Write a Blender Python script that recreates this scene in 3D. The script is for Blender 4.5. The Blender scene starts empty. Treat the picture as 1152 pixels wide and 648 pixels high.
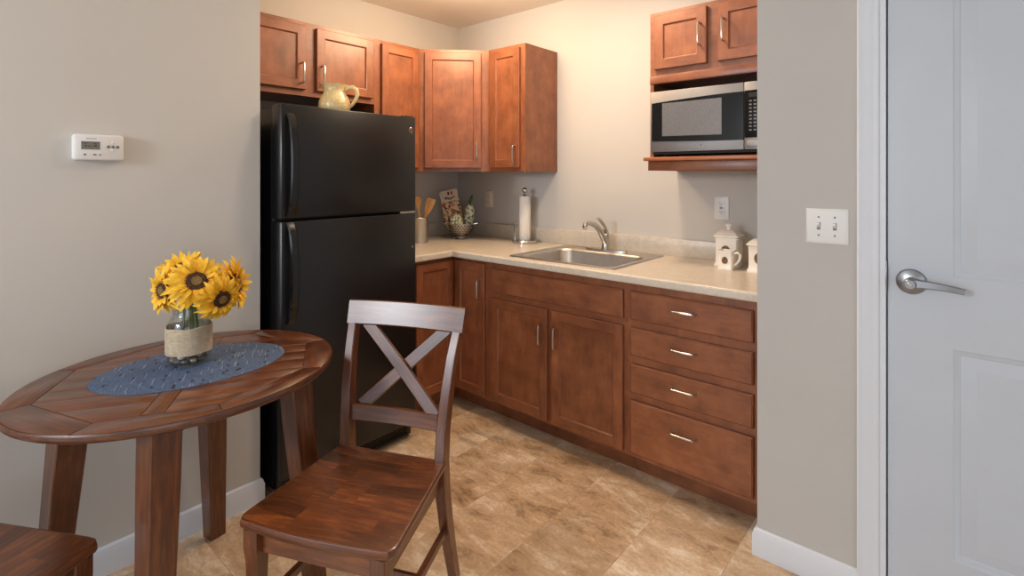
import bpy, bmesh, math, random
from mathutils import Vector, Matrix

random.seed(7)
V = Vector
col = bpy.context.scene.collection
PI = math.pi
R = math.radians

# ------------------------------------------------------------------ materials
def srgb(r, g, b):
    def f(c):
        c /= 255.0
        return c / 12.92 if c <= 0.04045 else ((c + 0.055) / 1.055) ** 2.4
    return (f(r), f(g), f(b), 1.0)

def new_mat(name):
    m = bpy.data.materials.new(name); m.use_nodes = True
    nt = m.node_tree; nt.nodes.clear()
    out = nt.nodes.new('ShaderNodeOutputMaterial'); b = nt.nodes.new('ShaderNodeBsdfPrincipled')
    nt.links.new(b.outputs[0], out.inputs[0])
    return m, nt, b

def N(nt, typ, **kw):
    n = nt.nodes.new(typ)
    for k, v in kw.items():
        if k in n.inputs.keys(): n.inputs[k].default_value = v
        else: setattr(n, k, v)
    return n

def ramp(nt, fac, stops):
    r = nt.nodes.new('ShaderNodeValToRGB')
    els = r.color_ramp.elements
    while len(els) < len(stops): els.new(0.5)
    for e, (p, c) in zip(els, stops): e.position = p; e.color = c
    nt.links.new(fac, r.inputs[0])
    return r.outputs[0]

def mixc(nt, a, b, fac, mode='MIX'):
    m = nt.nodes.new('ShaderNodeMix'); m.data_type = 'RGBA'; m.blend_type = mode
    for sock, val in ((m.inputs[0], fac), (m.inputs[6], a), (m.inputs[7], b)):
        if hasattr(val, 'is_linked') or hasattr(val, 'links'): nt.links.new(val, sock)
        else: sock.default_value = val
    return m.outputs[2]

def bump(nt, b, height, strength=0.2, dist=0.002):
    n = nt.nodes.new('ShaderNodeBump'); n.inputs['Strength'].default_value = strength
    n.inputs['Distance'].default_value = dist
    nt.links.new(height, n.inputs['Height']); nt.links.new(n.outputs[0], b.inputs['Normal'])

def plain(name, c, rough=0.5, metal=0.0, vary=0.04, scale=8.0, coat=0.0, spec=None, bumpy=0.0, bscale=300.0):
    m, nt, b = new_mat(name)
    tc = N(nt, 'ShaderNodeTexCoord')
    no = N(nt, 'ShaderNodeTexNoise', Scale=scale, Detail=3.0)
    nt.links.new(tc.outputs['Object'], no.inputs['Vector'])
    lo = tuple(x * (1 - vary) for x in c[:3]) + (1,); hi = tuple(min(1, x * (1 + vary)) for x in c[:3]) + (1,)
    nt.links.new(ramp(nt, no.outputs[0], [(0.3, lo), (0.7, hi)]), b.inputs['Base Color'])
    b.inputs['Roughness'].default_value = rough; b.inputs['Metallic'].default_value = metal
    b.inputs['Coat Weight'].default_value = coat
    if spec is not None: b.inputs['Specular IOR Level'].default_value = spec
    if bumpy:
        n2 = N(nt, 'ShaderNodeTexNoise', Scale=bscale, Detail=2.0)
        nt.links.new(tc.outputs['Object'], n2.inputs['Vector'])
        bump(nt, b, n2.outputs[0], bumpy, 0.001)
    return m

def wood(name, dark, mid, light, rough=0.35, coat=0.3, stretch=14.0, contrast=1.0, blotch=0.5, tone_amt=0.5, scale=6.0):
    """UV x runs along the grain; the face attribute 'tone' shifts each board."""
    m, nt, b = new_mat(name)
    uv = N(nt, 'ShaderNodeUVMap'); uv.uv_map = 'UVMap'
    mp = N(nt, 'ShaderNodeMapping'); mp.inputs['Scale'].default_value = (1.0, stretch, 1.0)
    nt.links.new(uv.outputs[0], mp.inputs[0])
    n1 = N(nt, 'ShaderNodeTexNoise', Scale=scale, Detail=6.0, Roughness=0.6, Distortion=0.6)
    nt.links.new(mp.outputs[0], n1.inputs['Vector'])
    n2 = N(nt, 'ShaderNodeTexNoise', Scale=9.0, Detail=4.0, Roughness=0.6)
    nt.links.new(uv.outputs[0], n2.inputs['Vector'])
    mp3 = N(nt, 'ShaderNodeMapping'); mp3.inputs['Scale'].default_value = (4.0, 160.0, 1.0)
    nt.links.new(uv.outputs[0], mp3.inputs[0])
    n3 = N(nt, 'ShaderNodeTexNoise', Scale=3.0, Detail=3.0)
    nt.links.new(mp3.outputs[0], n3.inputs['Vector'])
    w = 0.22 * contrast
    g = ramp(nt, n1.outputs[0], [(0.5 - w, dark), (0.5, mid), (0.5 + w, light)])
    bl = ramp(nt, n2.outputs[0], [(0.3, dark), (0.55, mid), (0.75, light)])
    c = mixc(nt, g, bl, blotch)
    fine = ramp(nt, n3.outputs[0], [(0.3, (0.82, 0.82, 0.82, 1)), (0.65, (1.06, 1.06, 1.06, 1))])
    c = mixc(nt, c, fine, 0.7, 'MULTIPLY')
    at = N(nt, 'ShaderNodeAttribute'); at.attribute_name = 'tone'
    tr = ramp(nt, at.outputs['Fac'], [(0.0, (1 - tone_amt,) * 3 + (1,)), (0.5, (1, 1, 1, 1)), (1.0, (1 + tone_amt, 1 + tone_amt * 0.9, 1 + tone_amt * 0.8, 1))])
    c = mixc(nt, c, tr, 1.0, 'MULTIPLY')
    nt.links.new(c, b.inputs['Base Color'])
    b.inputs['Roughness'].default_value = rough
    b.inputs['Coat Weight'].default_value = coat; b.inputs['Coat Roughness'].default_value = 0.26
    bump(nt, b, n3.outputs[0], 0.08, 0.001)
    return m

M = {}
M['cab'] = wood('stained_maple', srgb(102, 58, 36), srgb(146, 87, 55), srgb(172, 109, 71), 0.40, 0.22, 6.0, 1.4, 0.6, 0.35, 5.0)
M['acacia'] = wood('acacia_gloss', srgb(54, 27, 15), srgb(100, 52, 25), srgb(152, 88, 42), 0.34, 0.7, 11.0, 1.25, 0.3, 0.6, 7.0)
M['lightwood'] = wood('beech', srgb(176, 124, 70), srgb(202, 150, 92), srgb(220, 176, 120), 0.5, 0.0, 10.0, 1.2, 0.3, 0.2)
M['cabedge'] = wood('shelf_wood', srgb(140, 78, 44), srgb(165, 98, 58), srgb(190, 120, 75), 0.4, 0.2, 8.0, 1.3, 0.4, 0.2)
M['wall'] = plain('greige_paint', srgb(200, 196, 190), 0.85, 0, 0.015, 3.0, bumpy=0.06, bscale=250)
M['wall_shaded'] = plain('greige_paint_shaded', srgb(190, 188, 184), 0.85, 0, 0.015, 3.0, bumpy=0.06, bscale=250)  # wall paint again, with the right wall's dimmer light put into its colour
M['ceil'] = plain('ceiling_paint', srgb(236, 230, 218), 0.9, 0, 0.01, 3.0, bumpy=0.1, bscale=200)
M['trim'] = plain('white_trim', srgb(216, 221, 228), 0.42, 0, 0.01)
M['door'] = plain('door_paint', srgb(192, 199, 208), 0.42, 0, 0.012, bumpy=0.03, bscale=120)
M['black'] = plain('black_enamel', srgb(17, 17, 19), 0.30, 0, 0.1, bumpy=0.10, bscale=420)
M['gloss'] = plain('black_gloss', srgb(14, 14, 16), 0.16, 0, 0.05)
M['rubber'] = plain('dark_gasket', srgb(12, 12, 12), 0.7)
M['nickel'] = plain('brushed_nickel', srgb(196, 194, 190), 0.28, 1.0, 0.03)
M['chrome'] = plain('chrome', srgb(205, 203, 200), 0.14, 1.0, 0.02)
M['steel'] = plain('stainless_steel', srgb(196, 192, 186), 0.36, 1.0, 0.05, 30)
M['mwsteel'] = plain('microwave_steel', srgb(148, 146, 145), 0.50, 1.0, 0.03, 30)
M['pewter'] = plain('satin_pewter', srgb(150, 152, 156), 0.3, 1.0, 0.03)
M['plastic'] = plain('white_plastic', srgb(224, 224, 222), 0.4, 0, 0.01)
M['ivory'] = plain('ivory_plastic', srgb(232, 224, 208), 0.45, 0, 0.01)
M['grey'] = plain('grey_plastic', srgb(120, 120, 118), 0.5)
M['dark'] = plain('dark_slot', srgb(28, 26, 25), 0.7)
M['lcd'] = plain('lcd_glass', srgb(116, 112, 102), 0.25, 0, 0.05)
M['ceramic'] = plain('cream_ceramic', srgb(248, 243, 234), 0.25, 0, 0.01, coat=0.3)
M['paper'] = plain('paper_towel', srgb(238, 232, 224), 0.9, 0, 0.02, 60, bumpy=0.3, bscale=260)
M['leaf'] = plain('leaf_green', srgb(70, 96, 42), 0.6, 0, 0.3, 40)
M['stem'] = plain('stem_green', srgb(84, 102, 58), 0.6, 0, 0.2, 40)
M['card'] = plain('printed_card', srgb(226, 208, 186), 0.5, 0, 0.03)
M['ink'] = plain('black_ink', srgb(34, 30, 28), 0.6)
M['orange'] = plain('orange_ink', srgb(196, 88, 34), 0.6)
M['mwglass'] = plain('microwave_glass', srgb(18, 18, 19), 0.14, 0, 0.05, spec=0.22)

def mk_laminate():
    m, nt, b = new_mat('speckled_laminate')
    tc = N(nt, 'ShaderNodeTexCoord')
    a = N(nt, 'ShaderNodeTexNoise', Scale=22.0, Detail=5.0, Roughness=0.7); nt.links.new(tc.outputs['Object'], a.inputs['Vector'])
    s = N(nt, 'ShaderNodeTexVoronoi', Scale=170.0); nt.links.new(tc.outputs['Object'], s.inputs['Vector'])
    c = ramp(nt, a.outputs[0], [(0.3, srgb(200, 189, 173)), (0.55, srgb(208, 198, 183)), (0.75, srgb(215, 206, 192))])
    d = ramp(nt, s.outputs['Color'], [(0.12, (0.86, 0.85, 0.84, 1)), (0.35, (1, 1, 1, 1)), (0.9, (1.03, 1.03, 1.03, 1))])
    nt.links.new(mixc(nt, c, d, 0.8, 'MULTIPLY'), b.inputs['Base Color'])
    b.inputs['Roughness'].default_value = 0.3
    return m
M['laminate'] = mk_laminate()

def mk_floor():
    m, nt, b = new_mat('slate_vinyl_tile')
    tc = N(nt, 'ShaderNodeTexCoord')
    br = N(nt, 'ShaderNodeTexBrick', Scale=1.0); br.offset = 0.5; br.squash = 1.0
    br.inputs['Brick Width'].default_value = 0.61; br.inputs['Row Height'].default_value = 0.304
    br.inputs['Mortar Size'].default_value = 0.0012; br.inputs['Bias'].default_value = 0.0
    br.inputs['Color1'].default_value = (0.0, 0, 0, 1); br.inputs['Color2'].default_value = (1, 1, 1, 1); br.inputs['Mortar'].default_value = (0.5, 0.5, 0.5, 1)
    mp = N(nt, 'ShaderNodeMapping'); mp.inputs['Rotation'].default_value = (0, 0, R(90)); mp.inputs['Location'].default_value = (0.1, 1.214 - 0.304 * 0, 0)
    nt.links.new(tc.outputs['Object'], mp.inputs[0]); nt.links.new(mp.outputs[0], br.inputs['Vector'])
    # each tile shifts the clouding
    sep = N(nt, 'ShaderNodeVectorMath'); sep.operation = 'SCALE'; sep.inputs[3].default_value = 9.0
    nt.links.new(br.outputs['Color'], sep.inputs[0])
    add = N(nt, 'ShaderNodeVectorMath'); add.operation = 'ADD'
    nt.links.new(tc.outputs['Object'], add.inputs[0]); nt.links.new(sep.outputs[0], add.inputs[1])
    n1 = N(nt, 'ShaderNodeTexNoise', Scale=2.6, Detail=10.0, Roughness=0.66, Distortion=0.3); nt.links.new(add.outputs[0], n1.inputs['Vector'])
    mp2 = N(nt, 'ShaderNodeMapping'); mp2.inputs['Rotation'].default_value = (0, 0, R(-28)); mp2.inputs['Scale'].default_value = (1.0, 2.3, 1.0)
    nt.links.new(add.outputs[0], mp2.inputs[0])
    n2 = N(nt, 'ShaderNodeTexNoise', Scale=3.6, Detail=12.0, Roughness=0.74, Distortion=0.35); nt.links.new(mp2.outputs[0], n2.inputs['Vector'])
    n3 = N(nt, 'ShaderNodeTexNoise', Scale=70.0, Detail=4.0); nt.links.new(tc.outputs['Object'], n3.inputs['Vector'])
    c1 = ramp(nt, n1.outputs[0], [(0.38, srgb(176, 146, 114)), (0.46, srgb(206, 178, 146)), (0.53, srgb(216, 191, 160)), (0.61, srgb(242, 228, 208))])
    c2 = ramp(nt, n2.outputs[0], [(0.375, srgb(112, 82, 60)), (0.43, srgb(182, 151, 118)), (0.53, srgb(214, 187, 156)), (0.61, srgb(248, 238, 222))])
    c = mixc(nt, c1, c2, 0.6)
    f = ramp(nt, n3.outputs[0], [(0.3, (0.86, 0.85, 0.84, 1)), (0.7, (1.10, 1.10, 1.10, 1))])
    c = mixc(nt, c, f, 0.8, 'MULTIPLY')
    tile = ramp(nt, br.outputs['Color'], [(0.0, (0.88, 0.86, 0.84, 1)), (1.0, (1.07, 1.07, 1.07, 1))])
    c = mixc(nt, c, tile, 1.0, 'MULTIPLY')
    seam = ramp(nt, br.outputs['Fac'], [(0.0, (1, 1, 1, 1)), (1.0, (0.84, 0.81, 0.78, 1))])
    c = mixc(nt, c, seam, 1.0, 'MULTIPLY')
    nt.links.new(c, b.inputs['Base Color']); b.inputs['Roughness'].default_value = 0.42
    bump(nt, b, n2.outputs[0], 0.12, 0.003)
    return m
M['floor'] = mk_floor()

def mk_weave(name, c0, c1, c2, sx, sy, rough=0.9, bs=0.6):
    m, nt, b = new_mat(name)
    uv = N(nt, 'ShaderNodeUVMap'); uv.uv_map = 'UVMap'
    br = N(nt, 'ShaderNodeTexBrick', Scale=1.0); br.offset = 0.5
    br.inputs['Brick Width'].default_value = sx; br.inputs['Row Height'].default_value = sy
    br.inputs['Mortar Size'].default_value = sy * 0.12; br.inputs['Bias'].default_value = 0.0
    br.inputs['Color1'].default_value = c0; br.inputs['Color2'].default_value = c1; br.inputs['Mortar'].default_value = c2
    nt.links.new(uv.outputs[0], br.inputs['Vector'])
    no = N(nt, 'ShaderNodeTexNoise', Scale=60.0, Detail=3.0); nt.links.new(uv.outputs[0], no.inputs['Vector'])
    f = ramp(nt, no.outputs[0], [(0.3, (0.8, 0.8, 0.8, 1)), (0.7, (1.12, 1.12, 1.12, 1))])
    nt.links.new(mixc(nt, br.outputs['Color'], f, 0.7, 'MULTIPLY'), b.inputs['Base Color'])
    b.inputs['Roughness'].default_value = rough
    bump(nt, b, br.outputs['Fac'], bs, -0.001)
    return m
M['burlap'] = mk_weave('burlap', srgb(216, 200, 174), srgb(200, 182, 154), srgb(160, 140, 112), 0.007, 0.0034)

def mk_mat():
    m, nt, b = new_mat('blue_woven_vinyl')
    uv = N(nt, 'ShaderNodeUVMap'); uv.uv_map = 'UVMap'
    def dashes(w, h, thr, rot=0):
        mp = N(nt, 'ShaderNodeMapping'); mp.inputs['Rotation'].default_value = (0, 0, rot)
        nt.links.new(uv.outputs[0], mp.inputs[0])
        br = N(nt, 'ShaderNodeTexBrick', Scale=1.0); br.offset = 0.37; br.offset_frequency = 3
        br.inputs['Brick Width'].default_value = w; br.inputs['Row Height'].default_value = h
        br.inputs['Mortar Size'].default_value = 0.0; br.inputs['Bias'].default_value = 0.0
        br.inputs['Color1'].default_value = (0, 0, 0, 1); br.inputs['Color2'].default_value = (1, 1, 1, 1)
        nt.links.new(mp.outputs[0], br.inputs['Vector'])
        return ramp(nt, br.outputs['Color'], [(thr - 0.01, (0, 0, 0, 1)), (thr + 0.01, (1, 1, 1, 1))])
    rt = R(0)
    c = mixc(nt, srgb(80, 100, 132), srgb(68, 86, 116), dashes(0.010, 0.0035, 0.5))
    c = mixc(nt, c, srgb(132, 146, 168), dashes(0.034, 0.0024, 0.957, rt))
    c = mixc(nt, c, srgb(24, 28, 38), dashes(0.0165, 0.0070, 0.966, rt))
    nt.links.new(c, b.inputs['Base Color']); b.inputs['Roughness'].default_value = 0.6
    return m
M['placemat'] = mk_mat()

def mk_glass():
    m = bpy.data.materials.new('clear_glass'); m.use_nodes = True; nt = m.node_tree; nt.nodes.clear()
    out = nt.nodes.new('ShaderNodeOutputMaterial'); mix = nt.nodes.new('ShaderNodeMixShader')
    tr = nt.nodes.new('ShaderNodeBsdfTransparent'); tr.inputs[0].default_value = (0.93, 0.95, 0.95, 1)
    gl = nt.nodes.new('ShaderNodeBsdfGlossy'); gl.inputs['Roughness'].default_value = 0.03
    lw = nt.nodes.new('ShaderNodeLayerWeight'); lw.inputs[0].default_value = 0.25
    no = N(nt, 'ShaderNodeTexNoise', Scale=14.0); bp = nt.nodes.new('ShaderNodeBump'); bp.inputs['Strength'].default_value = 0.15
    nt.links.new(no.outputs[0], bp.inputs['Height']); nt.links.new(bp.outputs[0], gl.inputs['Normal'])
    nt.links.new(ramp(nt, lw.outputs['Facing'], [(0.0, (0.05, 0.05, 0.05, 1)), (0.6, (0.14, 0.14, 0.14, 1)), (1.0, (0.75, 0.75, 0.75, 1))]), mix.inputs[0])
    nt.links.new(tr.outputs[0], mix.inputs[1]); nt.links.new(gl.outputs[0], mix.inputs[2]); nt.links.new(mix.outputs[0], out.inputs[0])
    return m
M['glass'] = mk_glass()

def mk_petal():
    m, nt, b = new_mat('sunflower_petal')
    uv = N(nt, 'ShaderNodeUVMap'); uv.uv_map = 'UVMap'
    sp = N(nt, 'ShaderNodeSeparateXYZ'); nt.links.new(uv.outputs[0], sp.inputs[0])
    c = ramp(nt, sp.outputs[0], [(0.0, srgb(196, 122, 14)), (0.3, srgb(238, 176, 22)), (1.0, srgb(250, 206, 60))])
    no = N(nt, 'ShaderNodeTexNoise', Scale=90.0); tc = N(nt, 'ShaderNodeTexCoord'); nt.links.new(tc.outputs['Object'], no.inputs['Vector'])
    f = ramp(nt, no.outputs[0], [(0.3, (0.85, 0.8, 0.7, 1)), (0.7, (1.05, 1.05, 1.05, 1))])
    nt.links.new(mixc(nt, c, f, 0.8, 'MULTIPLY'), b.inputs['Base Color']); b.inputs['Roughness'].default_value = 0.65
    b.inputs['Subsurface Weight'].default_value = 0.0
    return m
M['petal'] = mk_petal()

def mk_speck(name, cols, scale, rough=0.5, coat=0.0):
    m, nt, b = new_mat(name)
    tc = N(nt, 'ShaderNodeTexCoord')
    vo = N(nt, 'ShaderNodeTexVoronoi', Scale=scale); nt.links.new(tc.outputs['Object'], vo.inputs['Vector'])
    sp = N(nt, 'ShaderNodeSeparateXYZ'); nt.links.new(vo.outputs['Color'], sp.inputs[0])
    k = len(cols)
    r = ramp(nt, sp.outputs[0], [(i / k, c) for i, c in enumerate(cols)])
    r.node.color_ramp.interpolation = 'CONSTANT'
    nt.links.new(r, b.inputs['Base Color']); b.inputs['Roughness'].default_value = rough; b.inputs['Coat Weight'].default_value = coat
    bump(nt, b, vo.outputs['Distance'], 0.4, 0.002)
    return m
M['disc'] = mk_speck('seed_disc', [srgb(58, 32, 16), srgb(84, 48, 20), srgb(44, 26, 16)], 420.0, 0.9)
M['disc2'] = mk_speck('seed_disc_centre', [srgb(124, 98, 48), srgb(98, 74, 34), srgb(142, 116, 62)], 520.0, 0.9)
M['pasta'] = mk_speck('bagged_pasta', [srgb(222, 190, 138), srgb(238, 224, 196), srgb(190, 104, 64), srgb(214, 170, 88), srgb(120, 56, 40), srgb(240, 226, 204)], 75.0, 0.3, 0.5)
M['herbbag'] = mk_speck('leafy_bag', [srgb(206, 206, 178), srgb(92, 112, 60), srgb(222, 220, 200), srgb(150, 156, 110), srgb(226, 226, 210)], 80.0, 0.3, 0.5)
M['saladlid'] = mk_speck('leafy_pouch', [srgb(216, 214, 176), srgb(226, 222, 196), srgb(110, 130, 62), srgb(232, 228, 206)], 90.0, 0.35, 0.4)
M['medal'] = mk_speck('bronze_medallion', [srgb(96, 62, 34), srgb(126, 88, 46), srgb(74, 46, 28), srgb(150, 116, 62)], 420.0, 0.5)
M['pebble'] = plain('river_pebble', srgb(178, 152, 124), 0.4, 0, 0.35, 40, coat=0.3)
M['pebble2'] = plain('pale_pebble', srgb(226, 212, 192), 0.4, 0, 0.12, 40, coat=0.3)
M['pebble3'] = plain('dark_pebble', srgb(104, 88, 76), 0.4, 0, 0.25, 40, coat=0.3)
M['pitcher'] = mk_speck('speckled_yellow_glaze', [srgb(218, 192, 132), srgb(213, 186, 124), srgb(222, 198, 142), srgb(226, 206, 158)], 160.0, 0.2, 0.5)

def mk_mesh_window():
    m, nt, b = new_mat('microwave_screen')
    tc = N(nt, 'ShaderNodeTexCoord')
    vo = N(nt, 'ShaderNodeTexVoronoi', Scale=260.0); nt.links.new(tc.outputs['Object'], vo.inputs['Vector'])
    nt.links.new(ramp(nt, vo.outputs['Distance'], [(0.1, srgb(92, 92, 97)), (0.6, srgb(112, 111, 113))]), b.inputs['Base Color'])
    b.inputs['Roughness'].default_value = 0.22
    return m
M['mwscreen'] = mk_mesh_window()

# ------------------------------------------------------------------ mesh builder
def wmat(o):
    m = o.matrix_basis.copy(); p = o.parent
    while p: m = p.matrix_basis @ m; p = p.parent
    return m

class MB:
    def __init__(s, g=(0, 0, 1)):
        s.v, s.f, s.uv, s.mi, s.tone = [], [], [], [], []
        s.g = V(g); s.m = 0; s.t = 0.5; s.X = Matrix.Identity(4)
    def add(s, bm, recalc=True, uvfn=None, g=None):
        if recalc: bmesh.ops.recalc_face_normals(bm, faces=bm.faces[:])
        bm.normal_update(); bm.verts.index_update()
        base = len(s.v); off = V((random.uniform(-9, 9), random.uniform(-9, 9)))
        g = V(g) if g is not None else s.g
        s.v += [s.X @ v.co for v in bm.verts]
        for f in bm.faces:
            s.f.append([base + v.index for v in f.verts]); s.mi.append(s.m); s.tone.append(s.t)
            n = f.normal; a = g - n * g.dot(n)
            if a.length < 0.3: a = (V((1, 0, 0)) if abs(n.x) < 0.8 else V((0, 1, 0))); a = a - n * a.dot(n)
            a.normalize(); b = n.cross(a)
            for v in f.verts:
                s.uv.append(uvfn(v) if uvfn else (v.co.dot(a) + off.x, v.co.dot(b) + off.y))
        bm.free(); return s
    def box(s, a, b, bev=0.0, seg=2, g=None):
        bm = bmesh.new()
        x0, y0, z0 = (min(p, q) for p, q in zip(a, b)); x1, y1, z1 = (max(p, q) for p, q in zip(a, b))
        vs = [bm.verts.new(c) for c in ((x0, y0, z0), (x1, y0, z0), (x1, y1, z0), (x0, y1, z0), (x0, y0, z1), (x1, y0, z1), (x1, y1, z1), (x0, y1, z1))]
        for f in ((0, 3, 2, 1), (4, 5, 6, 7), (0, 1, 5, 4), (1, 2, 6, 5), (2, 3, 7, 6), (3, 0, 4, 7)): bm.faces.new([vs[i] for i in f])
        if bev: bmesh.ops.bevel(bm, geom=bm.edges[:], offset=bev, segments=seg, affect='EDGES', profile=0.5)
        return s.add(bm, g=g)
    def prism(s, poly, lo, hi, place=None, bev=0.0, seg=2, g=None):
        """poly: 2-D outline extruded from lo to hi; place maps (u,v,w) to a point"""
        place = place or (lambda u, v, w: V((u, v, w)))
        bm = bmesh.new()
        a = [bm.verts.new(place(u, v, lo)) for u, v in poly]; b = [bm.verts.new(place(u, v, hi)) for u, v in poly]
        bm.faces.new(a[::-1]); bm.faces.new(b); n = len(poly)
        for i in range(n): bm.faces.new((a[i], a[(i + 1) % n], b[(i + 1) % n], b[i]))
        if bev:
            es = [e for e in bm.edges if (e.verts[0] in a) == (e.verts[1] in a)]
            bmesh.ops.bevel(bm, geom=es, offset=bev, segments=seg, affect='EDGES', profile=0.5)
        return s.add(bm, g=g)
    def loft(s, rings, cap=True, closed=True, g=None, recalc=True, uvfn=None):
        bm = bmesh.new()
        L = [[bm.verts.new(p) for p in r] for r in rings]
        for r0, r1 in zip(L, L[1:]):
            n = len(r0)
            for i in range(n if closed else n - 1):
                j = (i + 1) % n
                try: bm.faces.new((r0[i], r0[j], r1[j], r1[i]))
                except ValueError: pass
        if cap:
            bm.faces.new(L[0][::-1]); bm.faces.new(L[-1])
        return s.add(bm, g=g, recalc=recalc, uvfn=uvfn)
    def tube(s, pts, r, n=10, cap=True, g=None):
        pts = [V(p) for p in pts]; rs = r if isinstance(r, (list, tuple)) else [r] * len(pts)
        rings = []; up = None
        for i, p in enumerate(pts):
            t = (pts[min(i + 1, len(pts) - 1)] - pts[max(i - 1, 0)]).normalized()
            if up is None: up = t.orthogonal().normalized()
            up = (up - t * up.dot(t)).normalized(); b = t.cross(up)
            rings.append([p + (up * math.cos(a) + b * math.sin(a)) * rs[i] for a in [2 * PI * k / n for k in range(n)]])
        return s.loft(rings, cap, g=g)
    def bar(s, pts, side, ws, ds, ch=0.003, g=None):
        """chamfered rectangular section along pts; w along side, d across"""
        pts = [V(p) for p in pts]; side = V(side).normalized(); rings = []
        ws = ws if isinstance(ws, (list, tuple)) else [ws] * len(pts); ds = ds if isinstance(ds, (list, tuple)) else [ds] * len(pts)
        for i, p in enumerate(pts):
            t = (pts[min(i + 1, len(pts) - 1)] - pts[max(i - 1, 0)]).normalized()
            a = (side - t * side.dot(t)).normalized(); b = t.cross(a); w = ws[i] / 2; d = ds[i] / 2; c = min(ch, w * .5, d * .5)
            rings.append([p + a * x + b * y for x, y in ((w - c, d), (-(w - c), d), (-w, d - c), (-w, -(d - c)), (-(w - c), -d), (w - c, -d), (w, -(d - c)), (w, d - c))])
        gg = g if g is not None else (pts[-1] - pts[0]).normalized()
        return s.loft(rings, True, g=gg)
    def lathe(s, prof, c=(0, 0, 0), n=32, axis=None, a0=0.0, uvs=None):
        c = V(c); q = Matrix.Identity(3)
        if axis is not None: q = V((0, 0, 1)).rotation_difference(V(axis).normalized()).to_matrix()
        bm = bmesh.new(); L = []
        for r, z in prof:
            if r < 1e-6: L.append([bm.verts.new(c + q @ V((0, 0, z)))])
            else: L.append([bm.verts.new(c + q @ V((r * math.cos(a0 + 2 * PI * k / n), r * math.sin(a0 + 2 * PI * k / n), z))) for k in range(n)])
        for r0, r1 in zip(L, L[1:]):
            for k in range(n):
                j = (k + 1) % n
                if len(r0) == 1 and len(r1) == 1: continue
                if len(r0) == 1: bm.faces.new((r0[0], r1[j], r1[k]))
                elif len(r1) == 1: bm.faces.new((r0[k], r0[j], r1[0]))
                else: bm.faces.new((r0[k], r0[j], r1[j], r1[k]))
        return s.add(bm)
    def ball(s, c, r, sc=(1, 1, 1), rot=None, sub=2, jit=0.0):
        bm = bmesh.new(); bmesh.ops.create_icosphere(bm, subdivisions=sub, radius=r)
        q = rot or Matrix.Identity(3)
        for v in bm.verts:
            p = v.co * (1 + random.uniform(-jit, jit)); v.co = V(c) + q @ V((p.x * sc[0], p.y * sc[1], p.z * sc[2]))
        return s.add(bm)
    def quads(s, faces, recalc=False, g=None):
        bm = bmesh.new()
        for f in faces: bm.faces.new([bm.verts.new(p) for p in f])
        bmesh.ops.remove_doubles(bm, verts=bm.verts[:], dist=1e-5)
        return s.add(bm, recalc=recalc, g=g)
    def text(s, body, size, mat4, depth=0.0004, shear=0.0):
        cu = bpy.data.curves.new('t', 'FONT'); cu.body = body; cu.size = size; cu.align_x = 'CENTER'; cu.align_y = 'CENTER'; cu.extrude = depth; cu.shear = shear
        cu.resolution_u = 3
        ob = bpy.data.objects.new('t', cu); col.objects.link(ob); bpy.context.view_layer.update()
        ev = ob.evaluated_get(bpy.context.evaluated_depsgraph_get()); me = ev.to_mesh()
        bm = bmesh.new(); bm.from_mesh(me); bm.transform(mat4); ev.to_mesh_clear()
        bpy.data.objects.remove(ob); bpy.data.curves.remove(cu)
        return s.add(bm, recalc=False)
    def build(s, name, mat, parent=None, world=True, sharp=32):
        me = bpy.data.meshes.new(name)
        inv = wmat(parent).inverted() if (parent is not None and world) else Matrix.Identity(4)
        me.from_pydata([inv @ p for p in s.v], [], s.f)
        uvl = me.uv_layers.new(name='UVMap'); uvl.data.foreach_set('uv', [c for p in s.uv for c in p])
        me.attributes.new('tone', 'FLOAT', 'FACE').data.foreach_set('value', s.tone)
        for mm in (mat if isinstance(mat, (list, tuple)) else [mat]): me.materials.append(mm)
        me.polygons.foreach_set('material_index', s.mi)
        me.polygons.foreach_set('use_smooth', [True] * len(me.polygons)); me.update()
        me.set_sharp_from_angle(angle=R(sharp))
        o = bpy.data.objects.new(name, me); col.objects.link(o)
        if parent is not None: o.parent = parent
        return o

def tag(o, label=None, cat=None, group=None, kind=None):
    if label: o['label'] = label
    if cat: o['category'] = cat
    if group: o['group'] = group
    if kind: o['kind'] = kind
    return o

def thing(name, loc, label, cat, rz=0.0, group=None):
    o = bpy.data.objects.new(name, None); o.empty_display_size = 0.1; col.objects.link(o)
    o.location = loc; o.rotation_euler = (0, 0, rz)
    return tag(o, label, cat, group)

def copy_tree(o, parent=None):
    c = o.copy(); col.objects.link(c); c.parent = parent
    for ch in list(o.children): copy_tree(ch, c)
    return c

def struct(mb, name, mat, label, cat, parent=None):
    o = mb.build(name, mat, parent)
    if parent is None: tag(o, label, cat, kind='structure')
    return o

# world layout (metres): +x along the sink wall to the right, +y into the kitchen
WA, WB = 2.70, -2.865          # sink wall plane, fridge-side wall plane
CX, CEND = -2.19, 0.945        # left foreground wall plane and its end
DY, DEND = 1.97, -0.543        # right foreground wall plane and its end
CEIL = 2.455

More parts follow.
